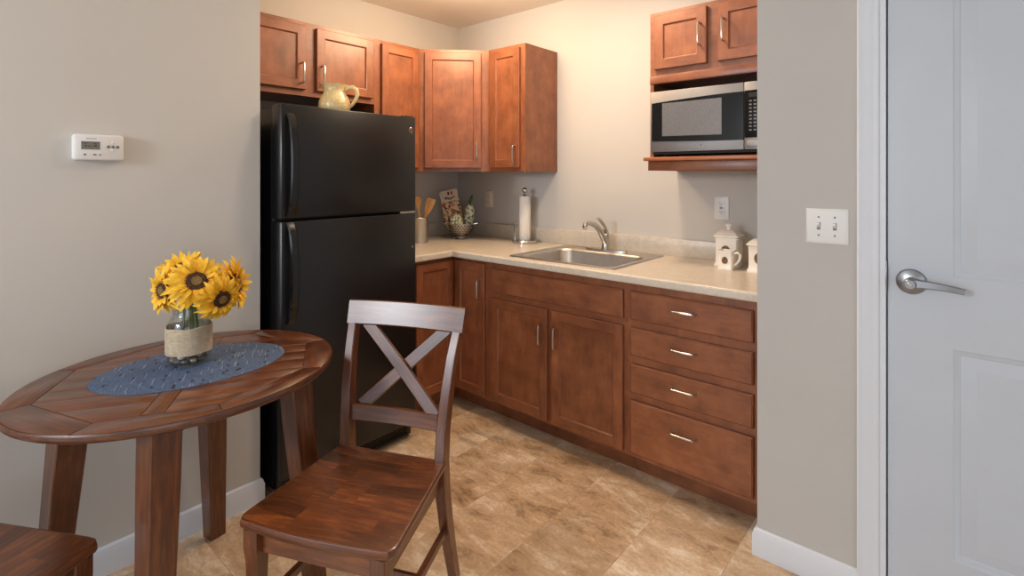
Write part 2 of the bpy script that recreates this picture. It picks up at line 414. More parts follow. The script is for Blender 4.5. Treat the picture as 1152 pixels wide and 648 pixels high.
# ------------------------------------------------------------------ room shell
mb = MB(); mb.box((-3.0, -3.2, -0.06), (2.6, 2.85, 0.0)); struct(mb, 'floor', M['floor'], 'tan and brown mottled stone-look vinyl tile floor', 'floor')
mb = MB(); mb.box((-3.0, -3.2, CEIL), (2.6, 2.85, CEIL + 0.08)); struct(mb, 'ceiling', M['ceil'], 'plain off-white ceiling above the kitchen', 'ceiling')
mb = MB(); mb.box((-3.0, WA, 0), (DEND, WA + 0.12, CEIL)); struct(mb, 'wall_back', M['wall'], 'beige painted wall behind the sink and faucet', 'wall')
mb = MB(); mb.box((WB - 0.12, CEND - 0.05, 0), (WB, WA, CEIL)); struct(mb, 'wall_alcove', M['wall'], 'beige painted wall behind the refrigerator', 'wall')
mb = MB(); mb.box((WB - 0.12, -3.2, 0), (CX, CEND, CEIL)); struct(mb, 'wall_left', M['wall'], 'beige painted wall with the thermostat, beside the table', 'wall')
mb = MB()
DX0, DX1, DTOP = -0.182, 0.625, 2.06
mb.box((DEND, DY, 0), (DX0, WA + 0.12, CEIL)); mb.box((DX0, DY, DTOP), (DX1, DY + 0.12, CEIL)); mb.box((DX1, DY, 0), (2.6, DY + 0.12, CEIL))
struct(mb, 'wall_right', M['wall_shaded'], 'beige painted wall, its colour darkened for dimmer light, with the switch plate, between kitchen and door', 'wall')

def baseboard(path, name, label):
    """path of (x, y, nx, ny): wall line points with mitred outward offset direction"""
    mb = MB(); prof = [(0, 0), (0.014, 0), (0.014, 0.074), (0.0105, 0.083), (0.0095, 0.090), (0.004, 0.096), (0, 0.096)]
    rings = [[V((x + nx * d, y + ny * d, z)) for d, z in prof] for x, y, nx, ny in path]
    mb.loft(rings, cap=True)
    struct(mb, name, M['trim'], label, 'baseboard')
baseboard([(CX, -3.2, 1, 0), (CX, CEND, 1, 1), (CX - 0.3, CEND, 0, 1)], 'baseboard_left', 'white baseboard along the wall beside the table')
baseboard([(DEND, 2.09, -1, 0), (DEND, DY, -1, -1), (-0.243, DY, 0, -1)], 'baseboard_right', 'white baseboard below the switch plate wall')

# casing around the door (profiled) and jamb
def casing():
    mb = MB()
    prof = [(0, 0), (0, 0.017), (0.006, 0.019), (0.012, 0.016), (0.020, 0.0135), (0.034, 0.012), (0.040, 0.009), (0.046, 0.0095), (0.054, 0.008), (0.058, 0.004), (0.058, 0)]
    xi, xo, zt = -0.185, -0.243, DTOP - 0.02
    xr = DX1 + 0.003
    rings = []
    for k in range(4):
        r = []
        for d, h in prof:     # d from outer edge inwards
            e = 0.058 - d
            if k == 0: p = (xi - e, DY - h, 0)
            elif k == 1: p = (xi - e, DY - h, zt + e)
            elif k == 2: p = (xr + e, DY - h, zt + e)
            else: p = (xr + e, DY - h, 0)
            r.append(V(p))
        rings.append(r)
    mb.loft(rings, cap=True)
    return struct(mb, 'trim_1', M['trim'], 'white moulded casing around the door', 'door casing')
casing()
mb = MB()
mb.box((DX0 - 0.005, DY - 0.001, 0), (-0.170, DY + 0.12, DTOP)); mb.box((DX0 - 0.005, DY - 0.001, DTOP - 0.025), (DX1 + 0.002, DY + 0.12, DTOP)); mb.box((DX1 - 0.01, DY - 0.001, 0), (DX1 + 0.004, DY + 0.12, DTOP))
mb.box((-0.172, DY + 0.055, 0), (-0.158, DY + 0.12, DTOP - 0.025), 0.002)
jamb = struct(mb, 'trim_2', M['trim'], 'white jamb around the door', 'door jamb')
mb = MB(); mb.box((-0.1705, DY + 0.004, 0.985), (-0.1675, DY + 0.030, 1.085), 0.001); mb.box((-0.1705, DY - 0.0035, 1.005), (-0.1675, DY + 0.006, 1.065), 0.001)
sp = mb.build('strike_plate', M['pewter'], jamb); tag(sp, 'dark metal strike plate')

# door slab with two moulded panels
def rect_holes(us, zs, holes, place):
    faces = []
    for u0, u1 in zip(us, us[1:]):
        for z0, z1 in zip(zs, zs[1:]):
            if any(h[0] - 1e-6 <= u0 and u1 <= h[1] + 1e-6 and h[2] - 1e-6 <= z0 and z1 <= h[3] + 1e-6 for h in holes): continue
            faces.append([place(u0, z0, 0), place(u1, z0, 0), place(u1, z1, 0), place(u0, z1, 0)])
    return faces
def ring_strip(h, steps, place):
    """nested rectangles: (inset, depth) pairs, last one filled"""
    faces = []; prev = None
    for ins, d in steps:
        r = [place(h[0] + ins, h[2] + ins, d), place(h[1] - ins, h[2] + ins, d), place(h[1] - ins, h[3] - ins, d), place(h[0] + ins, h[3] - ins, d)]
        if prev:
            for i in range(4): faces.append([prev[i], prev[(i + 1) % 4], r[(i + 1) % 4], r[i]])
        prev = r
    faces.append(prev); return faces
YD = DY + 0.014
dx0, dx1 = -0.1655, 0.611
place = lambda u, z, n: V((u, YD - n, z))
holes = [(-0.012, 0.458, 0.225, 0.842), (-0.012, 0.458, 1.052, 1.90)]
us = [dx0, -0.012, 0.458, dx1]; zs = [0.008, 0.225, 0.842, 1.052, 1.90, DTOP - 0.028]
faces = rect_holes(us, zs, holes, place)
for h in holes: faces += ring_strip(h, [(0, 0), (0.006, -0.004), (0.012, -0.006), (0.018, -0.010), (0.026, -0.009), (0.052, -0.002), (0.054, -0.002)], place)
# edges and back
z0, z1 = zs[0], zs[-1]
faces += [[place(dx0, z0, -0.035), place(dx0, z0, 0), place(dx0, z1, 0), place(dx0, z1, -0.035)], [place(dx1, z0, 0), place(dx1, z0, -0.035), place(dx1, z1, -0.035), place(dx1, z1, 0)],
          [place(dx0, z1, 0), place(dx1, z1, 0), place(dx1, z1, -0.035), place(dx0, z1, -0.035)], [place(dx0, z0, -0.035), place(dx1, z0, -0.035), place(dx1, z0, 0), place(dx0, z0, 0)],
          [place(dx1, z0, -0.035), place(dx0, z0, -0.035), place(dx0, z1, -0.035), place(dx1, z1, -0.035)]]
mb = MB(); mb.quads(faces); door = struct(mb, 'door_1', M['door'], 'white moulded panel door with a lever handle', 'door')
hc = V((-0.108, YD, 1.027))
mb = MB(); mb.lathe([(0, 0), (0.038, 0), (0.038, 0.004), (0.035, 0.009), (0.024, 0.0135), (0.0155, 0.015), (0.0145, 0.030), (0.016, 0.033), (0.0155, 0.058), (0.0125, 0.062), (0, 0.062)], hc, 40, axis=(0, -1, 0))
dh = mb.build('door_handle', M['pewter'], door); tag(dh, 'satin metal lever handle with round rosette')
mb = MB(); pts = []
path = [(0.000, 0.048), (0.015, 0.050), (0.045, 0.053), (0.080, 0.055), (0.108, 0.052), (0.122, 0.050)]
mb.bar([hc + V((x, -y, 0.001 - 0.02 * (x / 0.122) ** 2 + 0.012 * (x / .122))) for x, y in path], (0, 0, 1), [0.027, 0.026, 0.022, 0.019, 0.018, 0.017], [0.014, 0.012, 0.010, 0.009, 0.009, 0.008], 0.003)
mb.build('lever', M['pewter'], dh)
mb = MB(); mb.lathe([(0, 0.060), (0.0075, 0.060), (0.0075, 0.0655), (0.006, 0.067), (0, 0.067)], hc, 20, axis=(0, -1, 0)); mb.box(hc + V((-0.004, -0.0685, -0.001)), hc + V((0.004, -0.066, 0.001)))
mb.build('lock_button', M['chrome'], dh)

# ------------------------------------------------------------------ cabinet helpers
def shaker(mb, place, u0, u1, z0, z1, t=0.02, fr=0.044, vert=(0, 0, 1), horiz=(1, 0, 0)):
    c = 0.0025
    ui0, ui1, zi0, zi1 = u0 + fr, u1 - fr, z0 + fr, z1 - fr
    P = place
    st = [[P(u0 + c, z0 + c, t), P(ui0, z0 + c, t), P(ui0, z1 - c, t), P(u0 + c, z1 - c, t)], [P(ui1, z0 + c, t), P(u1 - c, z0 + c, t), P(u1 - c, z1 - c, t), P(ui1, z1 - c, t)]]
    rl = [[P(ui0, z0 + c, t), P(ui1, z0 + c, t), P(ui1, zi0, t), P(ui0, zi0, t)], [P(ui0, zi1, t), P(ui1, zi1, t), P(ui1, z1 - c, t), P(ui0, z1 - c, t)]]
    for q in st: mb.t = random.uniform(0.35, 0.65); mb.quads([q], g=vert)
    for q in rl: mb.t = random.uniform(0.4, 0.7); mb.quads([q], g=horiz)
    mb.t = 0.5
    # chamfer and sides, back
    a = [P(u0, z0, 0), P(u1, z0, 0), P(u1, z1, 0), P(u0, z1, 0)]; b = [P(u0, z0, t - c), P(u1, z0, t - c), P(u1, z1, t - c), P(u0, z1, t - c)]; d = [P(u0 + c, z0 + c, t), P(u1 - c, z0 + c, t), P(u1 - c, z1 - c, t), P(u0 + c, z1 - c, t)]
    fs = []
    for i in range(4):
        j = (i + 1) % 4; fs += [[a[i], a[j], b[j], b[i]], [b[i], b[j], d[j], d[i]]]
    fs.append(a[::-1]); mb.quads(fs, g=vert)
    # recess: rounded sticking then flat panel
    h = (ui0, ui1, zi0, zi1)
    fs = ring_strip(h, [(0, t), (0.0025, t - 0.001), (0.007, t - 0.0085), (0.0075, t - 0.009)], P)
    mb.t = random.uniform(0.4, 0.6); mb.quads(fs, g=vert); mb.t = 0.5

def slab(mb, place, u0, u1, z0, z1, t=0.02, horiz=(1, 0, 0)):
    P = place; c = 0.006; rings = [[(u0, z0), (u1, z0), (u1, z1), (u0, z1)], [(u0, z0), (u1, z0), (u1, z1), (u0, z1)], [(u0 + c, z0 + c), (u1 - c, z0 + c), (u1 - c, z1 - c), (u0 + c, z1 - c)]]
    L = [[P(u, z, n) for u, z in r] for r, n in zip(rings, (0, t - 0.005, t))]
    mb.t = random.uniform(0.4, 0.62); mb.loft(L, True, g=horiz, recalc=True)
    mb.t = 0.5

def pull(mb, place, u, z, vertical=True, L=0.1, r=0.0042, out=0.03):
    pts = []
    h = L / 2
    prof = [(-h, 0), (-h, out * 0.70), (-h + 0.003, out * 0.90), (-h + 0.010, out * 0.99), (0, out * 1.02), (h - 0.010, out * 0.99), (h - 0.003, out * 0.90), (h, out * 0.70), (h, 0)]
    for s_, n in prof: pts.append(place(u, z + s_, n) if vertical else place(u + s_, z, n))
    mb.tube(pts, r, 8)

def front(root, kind, place, u0, u1, z0, z1, vert, horiz, hnd=None, name=None, fr=0.044):
    mb = MB(vert)
    if kind == 'door': shaker(mb, place, u0, u1, z0, z1, fr=fr, vert=vert, horiz=horiz)
    else: slab(mb, place, u0, u1, z0, z1, horiz=horiz)
    o = mb.build(name or kind, M['cab'], root)
    if hnd:
        hb = MB(); pl2 = lambda u, z, n: place(u, z, n + 0.0195)
        pull(hb, pl2, hnd[0], hnd[1], hnd[2]); hb.build('handle', M['nickel'], o)
    return o

Z, XD, YDIR = (0, 0, 1), (1, 0, 0), (0, 1, 0)
FA = 2.095                                   # face frame plane of the sink run
pA = lambda u, z, n: V((u, FA - n, z))
FB = -2.255                                  # face frame plane of the fridge-side run
pB = lambda u, z, n: V((FB + n, u, z))
TOE = 2.175

# --- corner base cabinet (L shaped)
root = thing('corner_base_cabinet', (-2.4, 2.4, 0), 'brown stained corner base cabinet with folding doors beside the refrigerator', 'cabinet')
mb = MB(Z)
mb.prism([(WB + .004, 1.725), (FB, 1.725), (FB, FA), (-1.978, FA), (-1.978, WA - .004), (WB + .004, WA - .004)], 0.10, 0.877)
mb.build('carcass', M['cab'], root)
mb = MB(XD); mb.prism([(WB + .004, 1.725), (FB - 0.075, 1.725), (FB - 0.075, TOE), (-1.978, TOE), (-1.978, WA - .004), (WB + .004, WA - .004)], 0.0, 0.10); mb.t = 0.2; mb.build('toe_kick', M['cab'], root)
front(root, 'door', pA, -2.232, -1.993, 0.118, 0.858, Z, XD, (-2.022, 0.715, True))
front(root, 'door', pB, 1.80, FA - 0.022, 0.118, 0.858, Z, YDIR)

# --- sink base cabinet
root = thing('sink_base_cabinet', (-1.54, 2.4, 0), 'brown stained base cabinet with two doors under the sink', 'cabinet')
mb = MB(Z); mb.box((-1.977, FA, 0.10), (-1.118, WA - .004, 0.69)); mb.box((-1.977, FA, 0.69), (-1.118, FA + .02, 0.877)); mb.box((-1.977, FA + .02, .69), (-1.96, WA - .004, .877)); mb.box((-1.135, FA + .02, .69), (-1.118, WA - .004, .877))
mb.build('carcass', M['cab'], root)
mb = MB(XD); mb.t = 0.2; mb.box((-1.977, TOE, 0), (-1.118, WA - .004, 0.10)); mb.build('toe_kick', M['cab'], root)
front(root, 'drawer', pA, -1.942, -1.138, 0.710, 0.838, Z, XD, None, 'false_drawer_front')
front(root, 'door', pA, -1.942, -1.560, 0.118, 0.677, Z, XD, (-1.592, 0.548, True))
front(root, 'door', pA, -1.530, -1.138, 0.118, 0.677, Z, XD, (-1.500, 0.548, True))

# --- drawer base cabinet
root = thing('drawer_base_cabinet', (-0.83, 2.4, 0), 'brown stained base cabinet with a stack of four drawers', 'cabinet')
mb = MB(Z); mb.box((-1.117, FA, 0.10), (DEND - .004, WA - .004, 0.877)); mb.build('carcass', M['cab'], root)
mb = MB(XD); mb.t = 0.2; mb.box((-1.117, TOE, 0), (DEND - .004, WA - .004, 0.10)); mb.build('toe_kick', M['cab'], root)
for a, b in ((0.713, 0.838), (0.553, 0.677), (0.390, 0.517), (0.122, 0.356)):
    hz = (a + b) / 2 + (0.03 if b - a > 0.2 else 0)
    front(root, 'drawer', pA, -1.100, -0.588, a, b, Z, XD, (-0.855, hz + .012, False))

# --- countertop: L-shaped slab with a hole for the sink, rounded nosing, backsplash
root = thing('countertop', (-1.5, 2.4, 0.88), 'pale speckled laminate L-shaped countertop with backsplash', 'countertop')
CT, CB, NX, NY = 0.915, 0.878, -2.228, 2.056
SX0, SX1, SY0, SY1 = -1.806, -1.218, 2.118, 2.555
mb = MB()
xs = [WB + .002, NX, SX0, SX1, DEND - .002]; ys = [1.712, NY, SY0, SY1, WA - .002]
faces = []
for i in range(4):
    for j in range(4):
        if i >= 1 and j == 0: continue
        if i == 2 and j == 2: continue
        x0, x1, y0, y1 = xs[i], xs[i + 1], ys[j], ys[j + 1]
        faces.append([V((x0, y0, CT)), V((x1, y0, CT)), V((x1, y1, CT)), V((x0, y1, CT))]); faces.append([V((x0, y1, CB)), V((x1, y1, CB)), V((x1, y0, CB)), V((x0, y0, CB))])
for p, q in (((SX0, SY0), (SX1, SY0)), ((SX1, SY0), (SX1, SY1)), ((SX1, SY1), (SX0, SY1)), ((SX0, SY1), (SX0, SY0))):
    faces.append([V((p[0], p[1], CB)), V((q[0], q[1], CB)), V((q[0], q[1], CT)), V((p[0], p[1], CT))])
mb.quads(faces)
prof = [(0, CT)] + [(0.004 + 0.010 * math.sin(a), CT - 0.010 + 0.010 * math.cos(a)) for a in [k * PI / 10 for k in range(6)]] + [(0.014, CB + 0.004), (0.010, CB), (0, CB)]
rings = [[V((NX + d, 1.712, z)) for d, z in prof], [V((NX + d, NY - d, z)) for d, z in prof], [V((DEND - .002, NY - d, z)) for d, z in prof]]
mb.loft(rings, cap=True)
mb.build('slab', M['laminate'], root)
mb = MB()
mb.box((WB + .022, WA - 0.022, CT), (DEND - .002, WA - 0.002, 1.008), 0.003); mb.box((WB + .002, 1.712, CT), (WB + 0.022, WA - 0.002, 1.008), 0.003)
mb.build('backsplash', M['laminate'], root)

# --- upper cabinets
UF = -2.538                                   # front plane of the fridge-side uppers
pU = lambda u, z, n: V((UF + n, u, z))
root = thing('upper_cabinet', (-2.7, 1.35, 1.76), 'two-door brown wall cabinet above the refrigerator', 'cabinet')
mb = MB(YDIR); mb.box((WB + .003, 0.970, 1.755), (UF, 1.735, 2.134)); mb.build('carcass', M['cab'], root)
front(root, 'door', pU, 0.985, 1.318, 1.786, 2.112, Z, YDIR, (1.292, 1.868, True))
front(root, 'door', pU, 1.376, 1.718, 1.786, 2.112, Z, YDIR, (1.402, 1.868, True))
root = thing('upper_cabinet', (-2.7, 1.9, 1.37), 'narrow brown wall cabinet between refrigerator cabinet and corner cabinet', 'cabinet')
mb = MB(Z); mb.box((WB + .003, 1.736, 1.372), (UF, 2.064, 2.134)); mb.build('carcass', M['cab'], root)
front(root, 'door', pU, 1.778, 2.046, 1.395, 2.112, Z, YDIR, (1.81, 1.48, True))
root = thing('corner_upper_cabinet', (-2.6, 2.45, 1.37), 'brown wall cabinet with one diagonal door in the corner', 'cabinet')
P1, P2 = V((UF, 2.065, 0)), V((-2.24, 2.376, 0))
mb = MB(Z); mb.prism([(WB + .003, 2.065), (P1.x, P1.y), (P2.x, P2.y), (-2.24, WA - .003), (WB + .003, WA - .003)], 1.372, 2.134); mb.build('carcass', M['cab'], root)
dU = (P2 - P1).normalized(); dN = V((dU.y, -dU.x, 0)); DL = (P2 - P1).length
pD = lambda u, z, n: P1 + dU * u + dN * n + V((0, 0, z))
front(root, 'door', pD, 0.033, DL - 0.048, 1.395, 2.112, Z, tuple(dU), (DL - 0.078, 1.50, True))
root = thing('upper_cabinet', (-2.09, 2.54, 1.37), 'narrow brown wall cabinet above paper towels with exposed side panel', 'cabinet')
mb = MB(Z); mb.box((-2.239, 2.376, 1.372), (-1.962, WA - .003, 2.134)); mb.build('carcass', M['cab'], root)
mb = MB(Z); mb.t = 0.42; mb.box((-1.962, 2.376, 1.372), (-1.942, WA - .003, 2.134)); mb.build('side_panel', M['cab'], root)
pR = lambda u, z, n: V((u, 2.376 - n, z))
front(root, 'door', pR, -2.212, -1.976, 1.395, 2.112, Z, XD, (-2.004, 1.475, True))

# --- microwave cabinet
root = thing('microwave_cabinet', (-0.85, 2.54, 1.37), 'brown wall cabinet with two doors and an open microwave shelf', 'cabinet')
MF = 2.38; MX0, MX1 = -1.150, DEND - 0.004
mb = MB(XD); mb.box((MX0, MF, 1.795), (MX1, WA - .003, 2.142)); mb.build('carcass', M['cab'], root)
for x in (MX0, MX1 - 0.018):
    mb = MB(Z); mb.box((x, MF, 1.372), (x + 0.018, WA - .003, 1.795)); mb.build('side_panel', M['cab'], root)
mb = MB(XD); mb.box((MX0 + .018, WA - 0.012, 1.372), (MX1 - .018, WA - .003, 1.795)); mb.build('back_panel', M['cab'], root)
mb = MB(XD); mb.box((MX0, MF - 0.005, 1.797), (MX1, MF, 1.834), 0.001); mb.build('light_rail', M['cab'], root)
mb = MB(XD); mb.box((MX0 - 0.006, 2.315, 1.418), (MX1, MF, 1.436), 0.004); mb.box((MX0 + .018, MF, 1.418), (MX1 - .018, WA - .012, 1.436)); mb.build('shelf', M['cabedge'], root)
mb = MB(XD); mb.box((MX0, 2.355, 1.372), (MX1, 2.38, 1.418), 0.0015); mb.build('shelf_rail', M['cab'], root)
pM = lambda u, z, n: V((u, MF - n, z))
front(root, 'door', pM, -1.123, -0.868, 1.862, 2.122, Z, XD, (-0.897, 1.997, True))
front(root, 'door', pM, -0.818, -0.565, 1.862, 2.122, Z, XD, (-0.790, 1.997, True))

# ------------------------------------------------------------------ microwave
root = thing('microwave', (-0.85, 2.5, 1.436), 'stainless and black countertop microwave on the wall cabinet shelf', 'microwave')
mx0, mx1, mz0, mz1, my = -1.126, -0.592, 1.456, 1.748, 2.335
mb = MB(); mb.box((mx0, my + 0.02, mz0), (mx1, WA - 0.03, mz1), 0.003); mb.build('housing', M['mwsteel'], root)
xd = -0.697                                    # split between the door and control panel
mb = MB(); mb.box((mx0 - .001, my, mz0 + .004), (xd - .001, my + .02, mz1 + .001), 0.002); dr = mb.build('door', M['mwsteel'], root)
mb = MB()
# black window frame with gently bowed top and bottom edges
poly = []
for k in range(13):
    a = k / 12; u = mx0 + 0.006 + a * (xd - mx0 - 0.006); poly.append((u, mz0 + 0.056 - 0.010 * math.sin(PI * min(1, a * 0.5 + .5)) * 0 - 0.010 * math.sin(a * PI / 2)))
for k in range(13):
    a = 1 - k / 12; u = mx0 + 0.006 + a * (xd - mx0 - 0.006); poly.append((u, mz1 - 0.054 + 0.016 * math.sin(a * PI / 2)))
mb.prism(poly, my - 0.003, my + 0.002, lambda u, v, w: V((u, w, v)), 0.001, 1); fr = mb.build('window_frame', M['mwglass'], dr)
mb = MB(); mb.prism([(-1.066, 1.535), (-0.790, 1.530), (-0.790, 1.692), (-1.066, 1.690)], my - 0.0042, my - 0.002, lambda u, v, w: V((u, w, v))); mb.build('window', M['mwscreen'], dr)
c = V((-0.880, my, 1.4835))
mb = MB(); mb.lathe([(0, -0.001), (0.0095, -0.001), (0.0095, 0.002), (0, 0.002)], c, 24, axis=(0, -1, 0)); 
em = mb.build('emblem', M['dark'], dr); tag(em, 'round dark monogram emblem')
mb = MB(); mb.lathe([(0.0078, 0.002), (0.0092, 0.002), (0.0092, 0.0028), (0.0078, 0.0028), (0.0078, 0.002)], c, 24, axis=(0, -1, 0))
mb.text('GE', 0.011, Matrix.Translation(c + V((0, -0.0024, 0))) @ Matrix.Rotation(PI / 2, 4, 'X'), shear=0.25); mb.build('monogram', M['chrome'], em)
mb = MB(); mb.box((xd + .001, my, mz0 + .004), (mx1, my + .02, mz1 + .001), 0.002); cp = mb.build('control_panel', M['mwsteel'], root)
mb = MB(); mb.box((xd + .003, my - .003, mz0 + .054), (mx1 - .003, my + .002, mz1 - .036), 0.001); mb.build('keypad', M['mwglass'], cp)
mb = MB(); mb.box((xd + .02, my - .0036, 1.682), (mx1 - .02, my - .0028, 1.702)); mb.build('display', M['dark'], cp)
mb = MB()
for r_ in range(9):
    for c_ in range(4):
        x = xd + 0.022 + c_ * 0.018; z = 1.667 - r_ * 0.0155
        mb.box((x, my - .0036, z - 0.0035), (x + 0.010, my - .0028, z + 0.0025))
k = mb.build('key_legends', M['grey'], cp)
mb = MB(); mb.box((xd + .010, my - .004, mz0 + .014), (mx1 - .008, my + .001, mz0 + .044), 0.003); mb.build('door_button', M['mwsteel'], cp)
mb = MB(); mb.box((mx0 + .004, my + .012, mz0 - .008), (mx1 - .004, my + .05, mz0 + .004), 0.002); mb.build('base_vent', M['dark'], root)
for x in (mx0 + .05, mx1 - .05):
    for y in (my + .06, WA - .08):
        mb = MB(); mb.lathe([(0, 0), (0.012, 0), (0.012, 0.014), (0.009, 0.021), (0, 0.021)], (x, y, 1.4362), 14); mb.build('foot', M['dark'], root)

# ------------------------------------------------------------------ refrigerator
root = thing('refrigerator', (-2.45, 1.345, 0), 'black top-freezer refrigerator between wall and corner cabinets', 'refrigerator')
fy0, fy1, fxd = 0.990, 1.700, -2.110
mb = MB(); mb.box((-2.815, fy0 + .004, 0.025), (-2.186, fy1 - .004, 1.632), 0.006); mb.build('body', M['black'], root)
mb = MB(); mb.box((-2.188, fy0 + .012, 0.088), (-2.176, fy1 - .012, 1.630)); mb.build('door_gasket', M['rubber'], root)
fd = {}
for nm, z0, z1 in (('freezer_door', 1.168, 1.645), ('fridge_door', 0.086, 1.156)):
    mb = MB()
    prof = [(-2.178, fy0), (-2.130, fy0), (-2.120, fy0 + .002), (-2.1125, fy0 + .008), (fxd, fy0 + .017), (fxd, fy1 - .017), (-2.1125, fy1 - .008), (-2.120, fy1 - .002), (-2.130, fy1), (-2.178, fy1)]
    mb.prism(prof, z0, z1, None, 0.004, 2); fd[nm] = mb.build(nm, M['black'], root)
def fhandle(door, za, zb, flip):
    # upright bow handle near the left edge; flip: wide foot at the top or bottom
    mb = MB(Z); pts, ws, ds = [], [], []
    n = 14
    for i in range(n + 1):
        t = i / n; z = za + (zb - za) * t
        bow = 0.052 * min(1, (math.sin(PI * min(max(t, 0.0), 1.0))) ** 0.35) + 0.006
        pts.append((fxd + bow - 0.012, 1.030, z)); ws.append(0.034); ds.append(0.02)
    pts[0] = (fxd + 0.004, 1.030, za); pts[-1] = (fxd + 0.004, 1.030, zb)
    mb.bar(pts, (0, 1, 0), ws, ds, 0.006)
    return mb.build('handle', M['gloss'], door)
fhandle(fd['freezer_door'], 1.178, 1.602, 0); fhandle(fd['fridge_door'], 0.735, 1.148, 1)
c = V((fxd, 1.664, 1.577))
mb = MB(); mb.lathe([(0, 0), (0.0155, 0), (0.0155, 0.002), (0.0145, 0.003), (0, 0.003)], c, 28, axis=(1, 0, 0)); em = mb.build('emblem', M['chrome'], fd['freezer_door']); tag(em, 'round silver monogram emblem')
mb = MB(); mb.lathe([(0.0105, 0.003), (0.0125, 0.003), (0.0125, 0.0036), (0.0105, 0.0036), (0.0105, 0.003)], c, 28, axis=(1, 0, 0))
mb.text('GE', 0.014, Matrix.Translation(c + V((0.0032, 0, 0))) @ Matrix.Rotation(PI / 2, 4, 'Z') @ Matrix.Rotation(PI / 2, 4, 'X'), shear=0.25); mb.build('monogram', M['dark'], em)
mb = MB(); mb.box((-2.175, 1.62, 1.633), (-2.122, 1.69, 1.652), 0.004); mb.build('hinge_cap', M['gloss'], root)
mb = MB(); mb.box((-2.172, 1.60, 1.1568), (-2.114, 1.685, 1.1672), 0.002); mb.build('hinge', M['steel'], root)
mb = MB(); mb.lathe([(0, 0), (0.006, 0), (0.005, 0.003), (0, 0.003)], (fxd, 1.672, 0.985), 14, axis=(1, 0, 0)); mb.build('door_plug', M['grey'], fd['fridge_door'])
mb = MB(); mb.box((-2.176, fy0 + .006, 0.012), (-2.150, fy1 - .006, 0.080), 0.004)
for k in range(5): mb.box((-2.152, fy0 + .03, 0.022 + k * 0.011), (-2.146, fy1 - .03, 0.027 + k * 0.011), 0.001)
mb.build('base_grille', M['gloss'], root)
for y in (fy0 + .06, fy1 - .06):
    for x in (-2.75, -2.24):
        mb = MB(); mb.lathe([(0, 0), (0.018, 0), (0.018, 0.02), (0.012, 0.028), (0, 0.028)], (x, y, 0), 14); mb.build('foot', M['dark'], root)

# ------------------------------------------------------------------ pitcher on the refrigerator
root = thing('pitcher', (-2.262, 1.325, 1.6325), 'pale yellow speckled ceramic pitcher on top of the refrigerator', 'pitcher')
mb = MB()
prof = [(0, 0.0), (0.052, 0.0), (0.056, 0.004), (0.068, 0.022), (0.0745, 0.045), (0.072, 0.068), (0.061, 0.092), (0.051, 0.108), (0.0485, 0.120), (0.051, 0.134), (0.057, 0.146), (0.0595, 0.150), (0.056, 0.149), (0.048, 0.134), (0.045, 0.118), (0.056, 0.092), (0.067, 0.066), (0.062, 0.03), (0, 0.02)]
mb.lathe(prof, (0, 0, 0), 36)
# pull a pouring lip towards the -u side
lip = V((-0.78, -0.62, 0)).normalized()
for i, p in enumerate(mb.v):
    r_ = V((p.x, p.y, 0))
    if r_.length > 0.01 and p.z > 0.115:
        k = max(0, r_.normalized().dot(lip)) ** 6 * (p.z - 0.115) / 0.035; mb.v[i] = p + lip * 0.016 * k + V((0, 0, 0.006 * k))
W = wmat(root); mb.v = [W @ p for p in mb.v]
body = mb.build('body', M['pitcher'], root)
mb = MB(); ha = V((0.72, 0.69, 0)).normalized(); hp = []
for d, z in ((0.046, 0.124), (0.062, 0.137), (0.085, 0.138), (0.104, 0.126), (0.109, 0.104), (0.100, 0.078), (0.085, 0.056), (0.070, 0.042), (0.064, 0.036)): hp.append(W @ (ha * d + V((0, 0, z))))
mb.tube(hp, [0.010, 0.0105, 0.0105, 0.010, 0.0095, 0.009, 0.0085, 0.0085, 0.009], 12); mb.build('handle', M['pitcher'], root)

# ------------------------------------------------------------------ sink and faucet
root = thing('sink', (-1.512, 2.36, CT), 'stainless steel drop-in sink set in the countertop', 'sink')
def rrect(x0, x1, y0, y1, r, z, n=6):
    pts = []
    for cx, cy, a0 in ((x1 - r, y0 + r, -90), (x1 - r, y1 - r, 0), (x0 + r, y1 - r, 90), (x0 + r, y0 + r, 180)):
        for k in range(n + 1):
            a = R(a0 + 90 * k / n); pts.append(V((cx + r * math.cos(a), cy + r * math.sin(a), z)))
    return pts
mb = MB()
ox0, ox1, oy0, oy1 = -1.830, -1.194, 2.096, 2.648
rings = [rrect(ox0, ox1, oy0, oy1, 0.018, CT + .0008), rrect(ox0 + .002, ox1 - .002, oy0 + .002, oy1 - .002, 0.018, CT + 0.005), rrect(ox0 + .008, ox1 - .008, oy0 + .008, oy1 - .008, 0.016, CT + 0.0065), rrect(ox0 + .016, ox1 - .016, oy0 + .014, oy1 - .014, 0.016, CT + 0.003)]
bx0, bx1, by0, by1 = -1.792, -1.232, 2.132, 2.540
rings += [rrect(bx0 - .004, bx1 + .004, by0 - .004, by1 + .004, 0.075, CT + 0.0032), rrect(bx0, bx1, by0, by1, 0.072, CT + 0.0005), rrect(bx0 + .006, bx1 - .006, by0 + .006, by1 - .006, 0.07, CT - 0.012),
          rrect(bx0 + .02, bx1 - .02, by0 + .02, by1 - .02, 0.07, CT - 0.13), rrect(bx0 + .035, bx1 - .035, by0 + .035, by1 - .035, 0.065, CT - 0.153), rrect(bx0 + .07, bx1 - .07, by0 + .07, by1 - .07, 0.06, CT - 0.16), rrect(-1.56, -1.464, 2.296, 2.392, 0.047, CT - 0.164)]
mb.loft(rings, cap=False); 
o = mb.build('basin', M['steel'], root)
mb = MB(); mb.lathe([(0, CT - .170), (0.03, CT - .170), (0.036, CT - .1635), (0.046, CT - .1615), (0.048, CT - .164)], (-1.512, 2.344, 0), 28); mb.build('drain', M['chrome'], root)

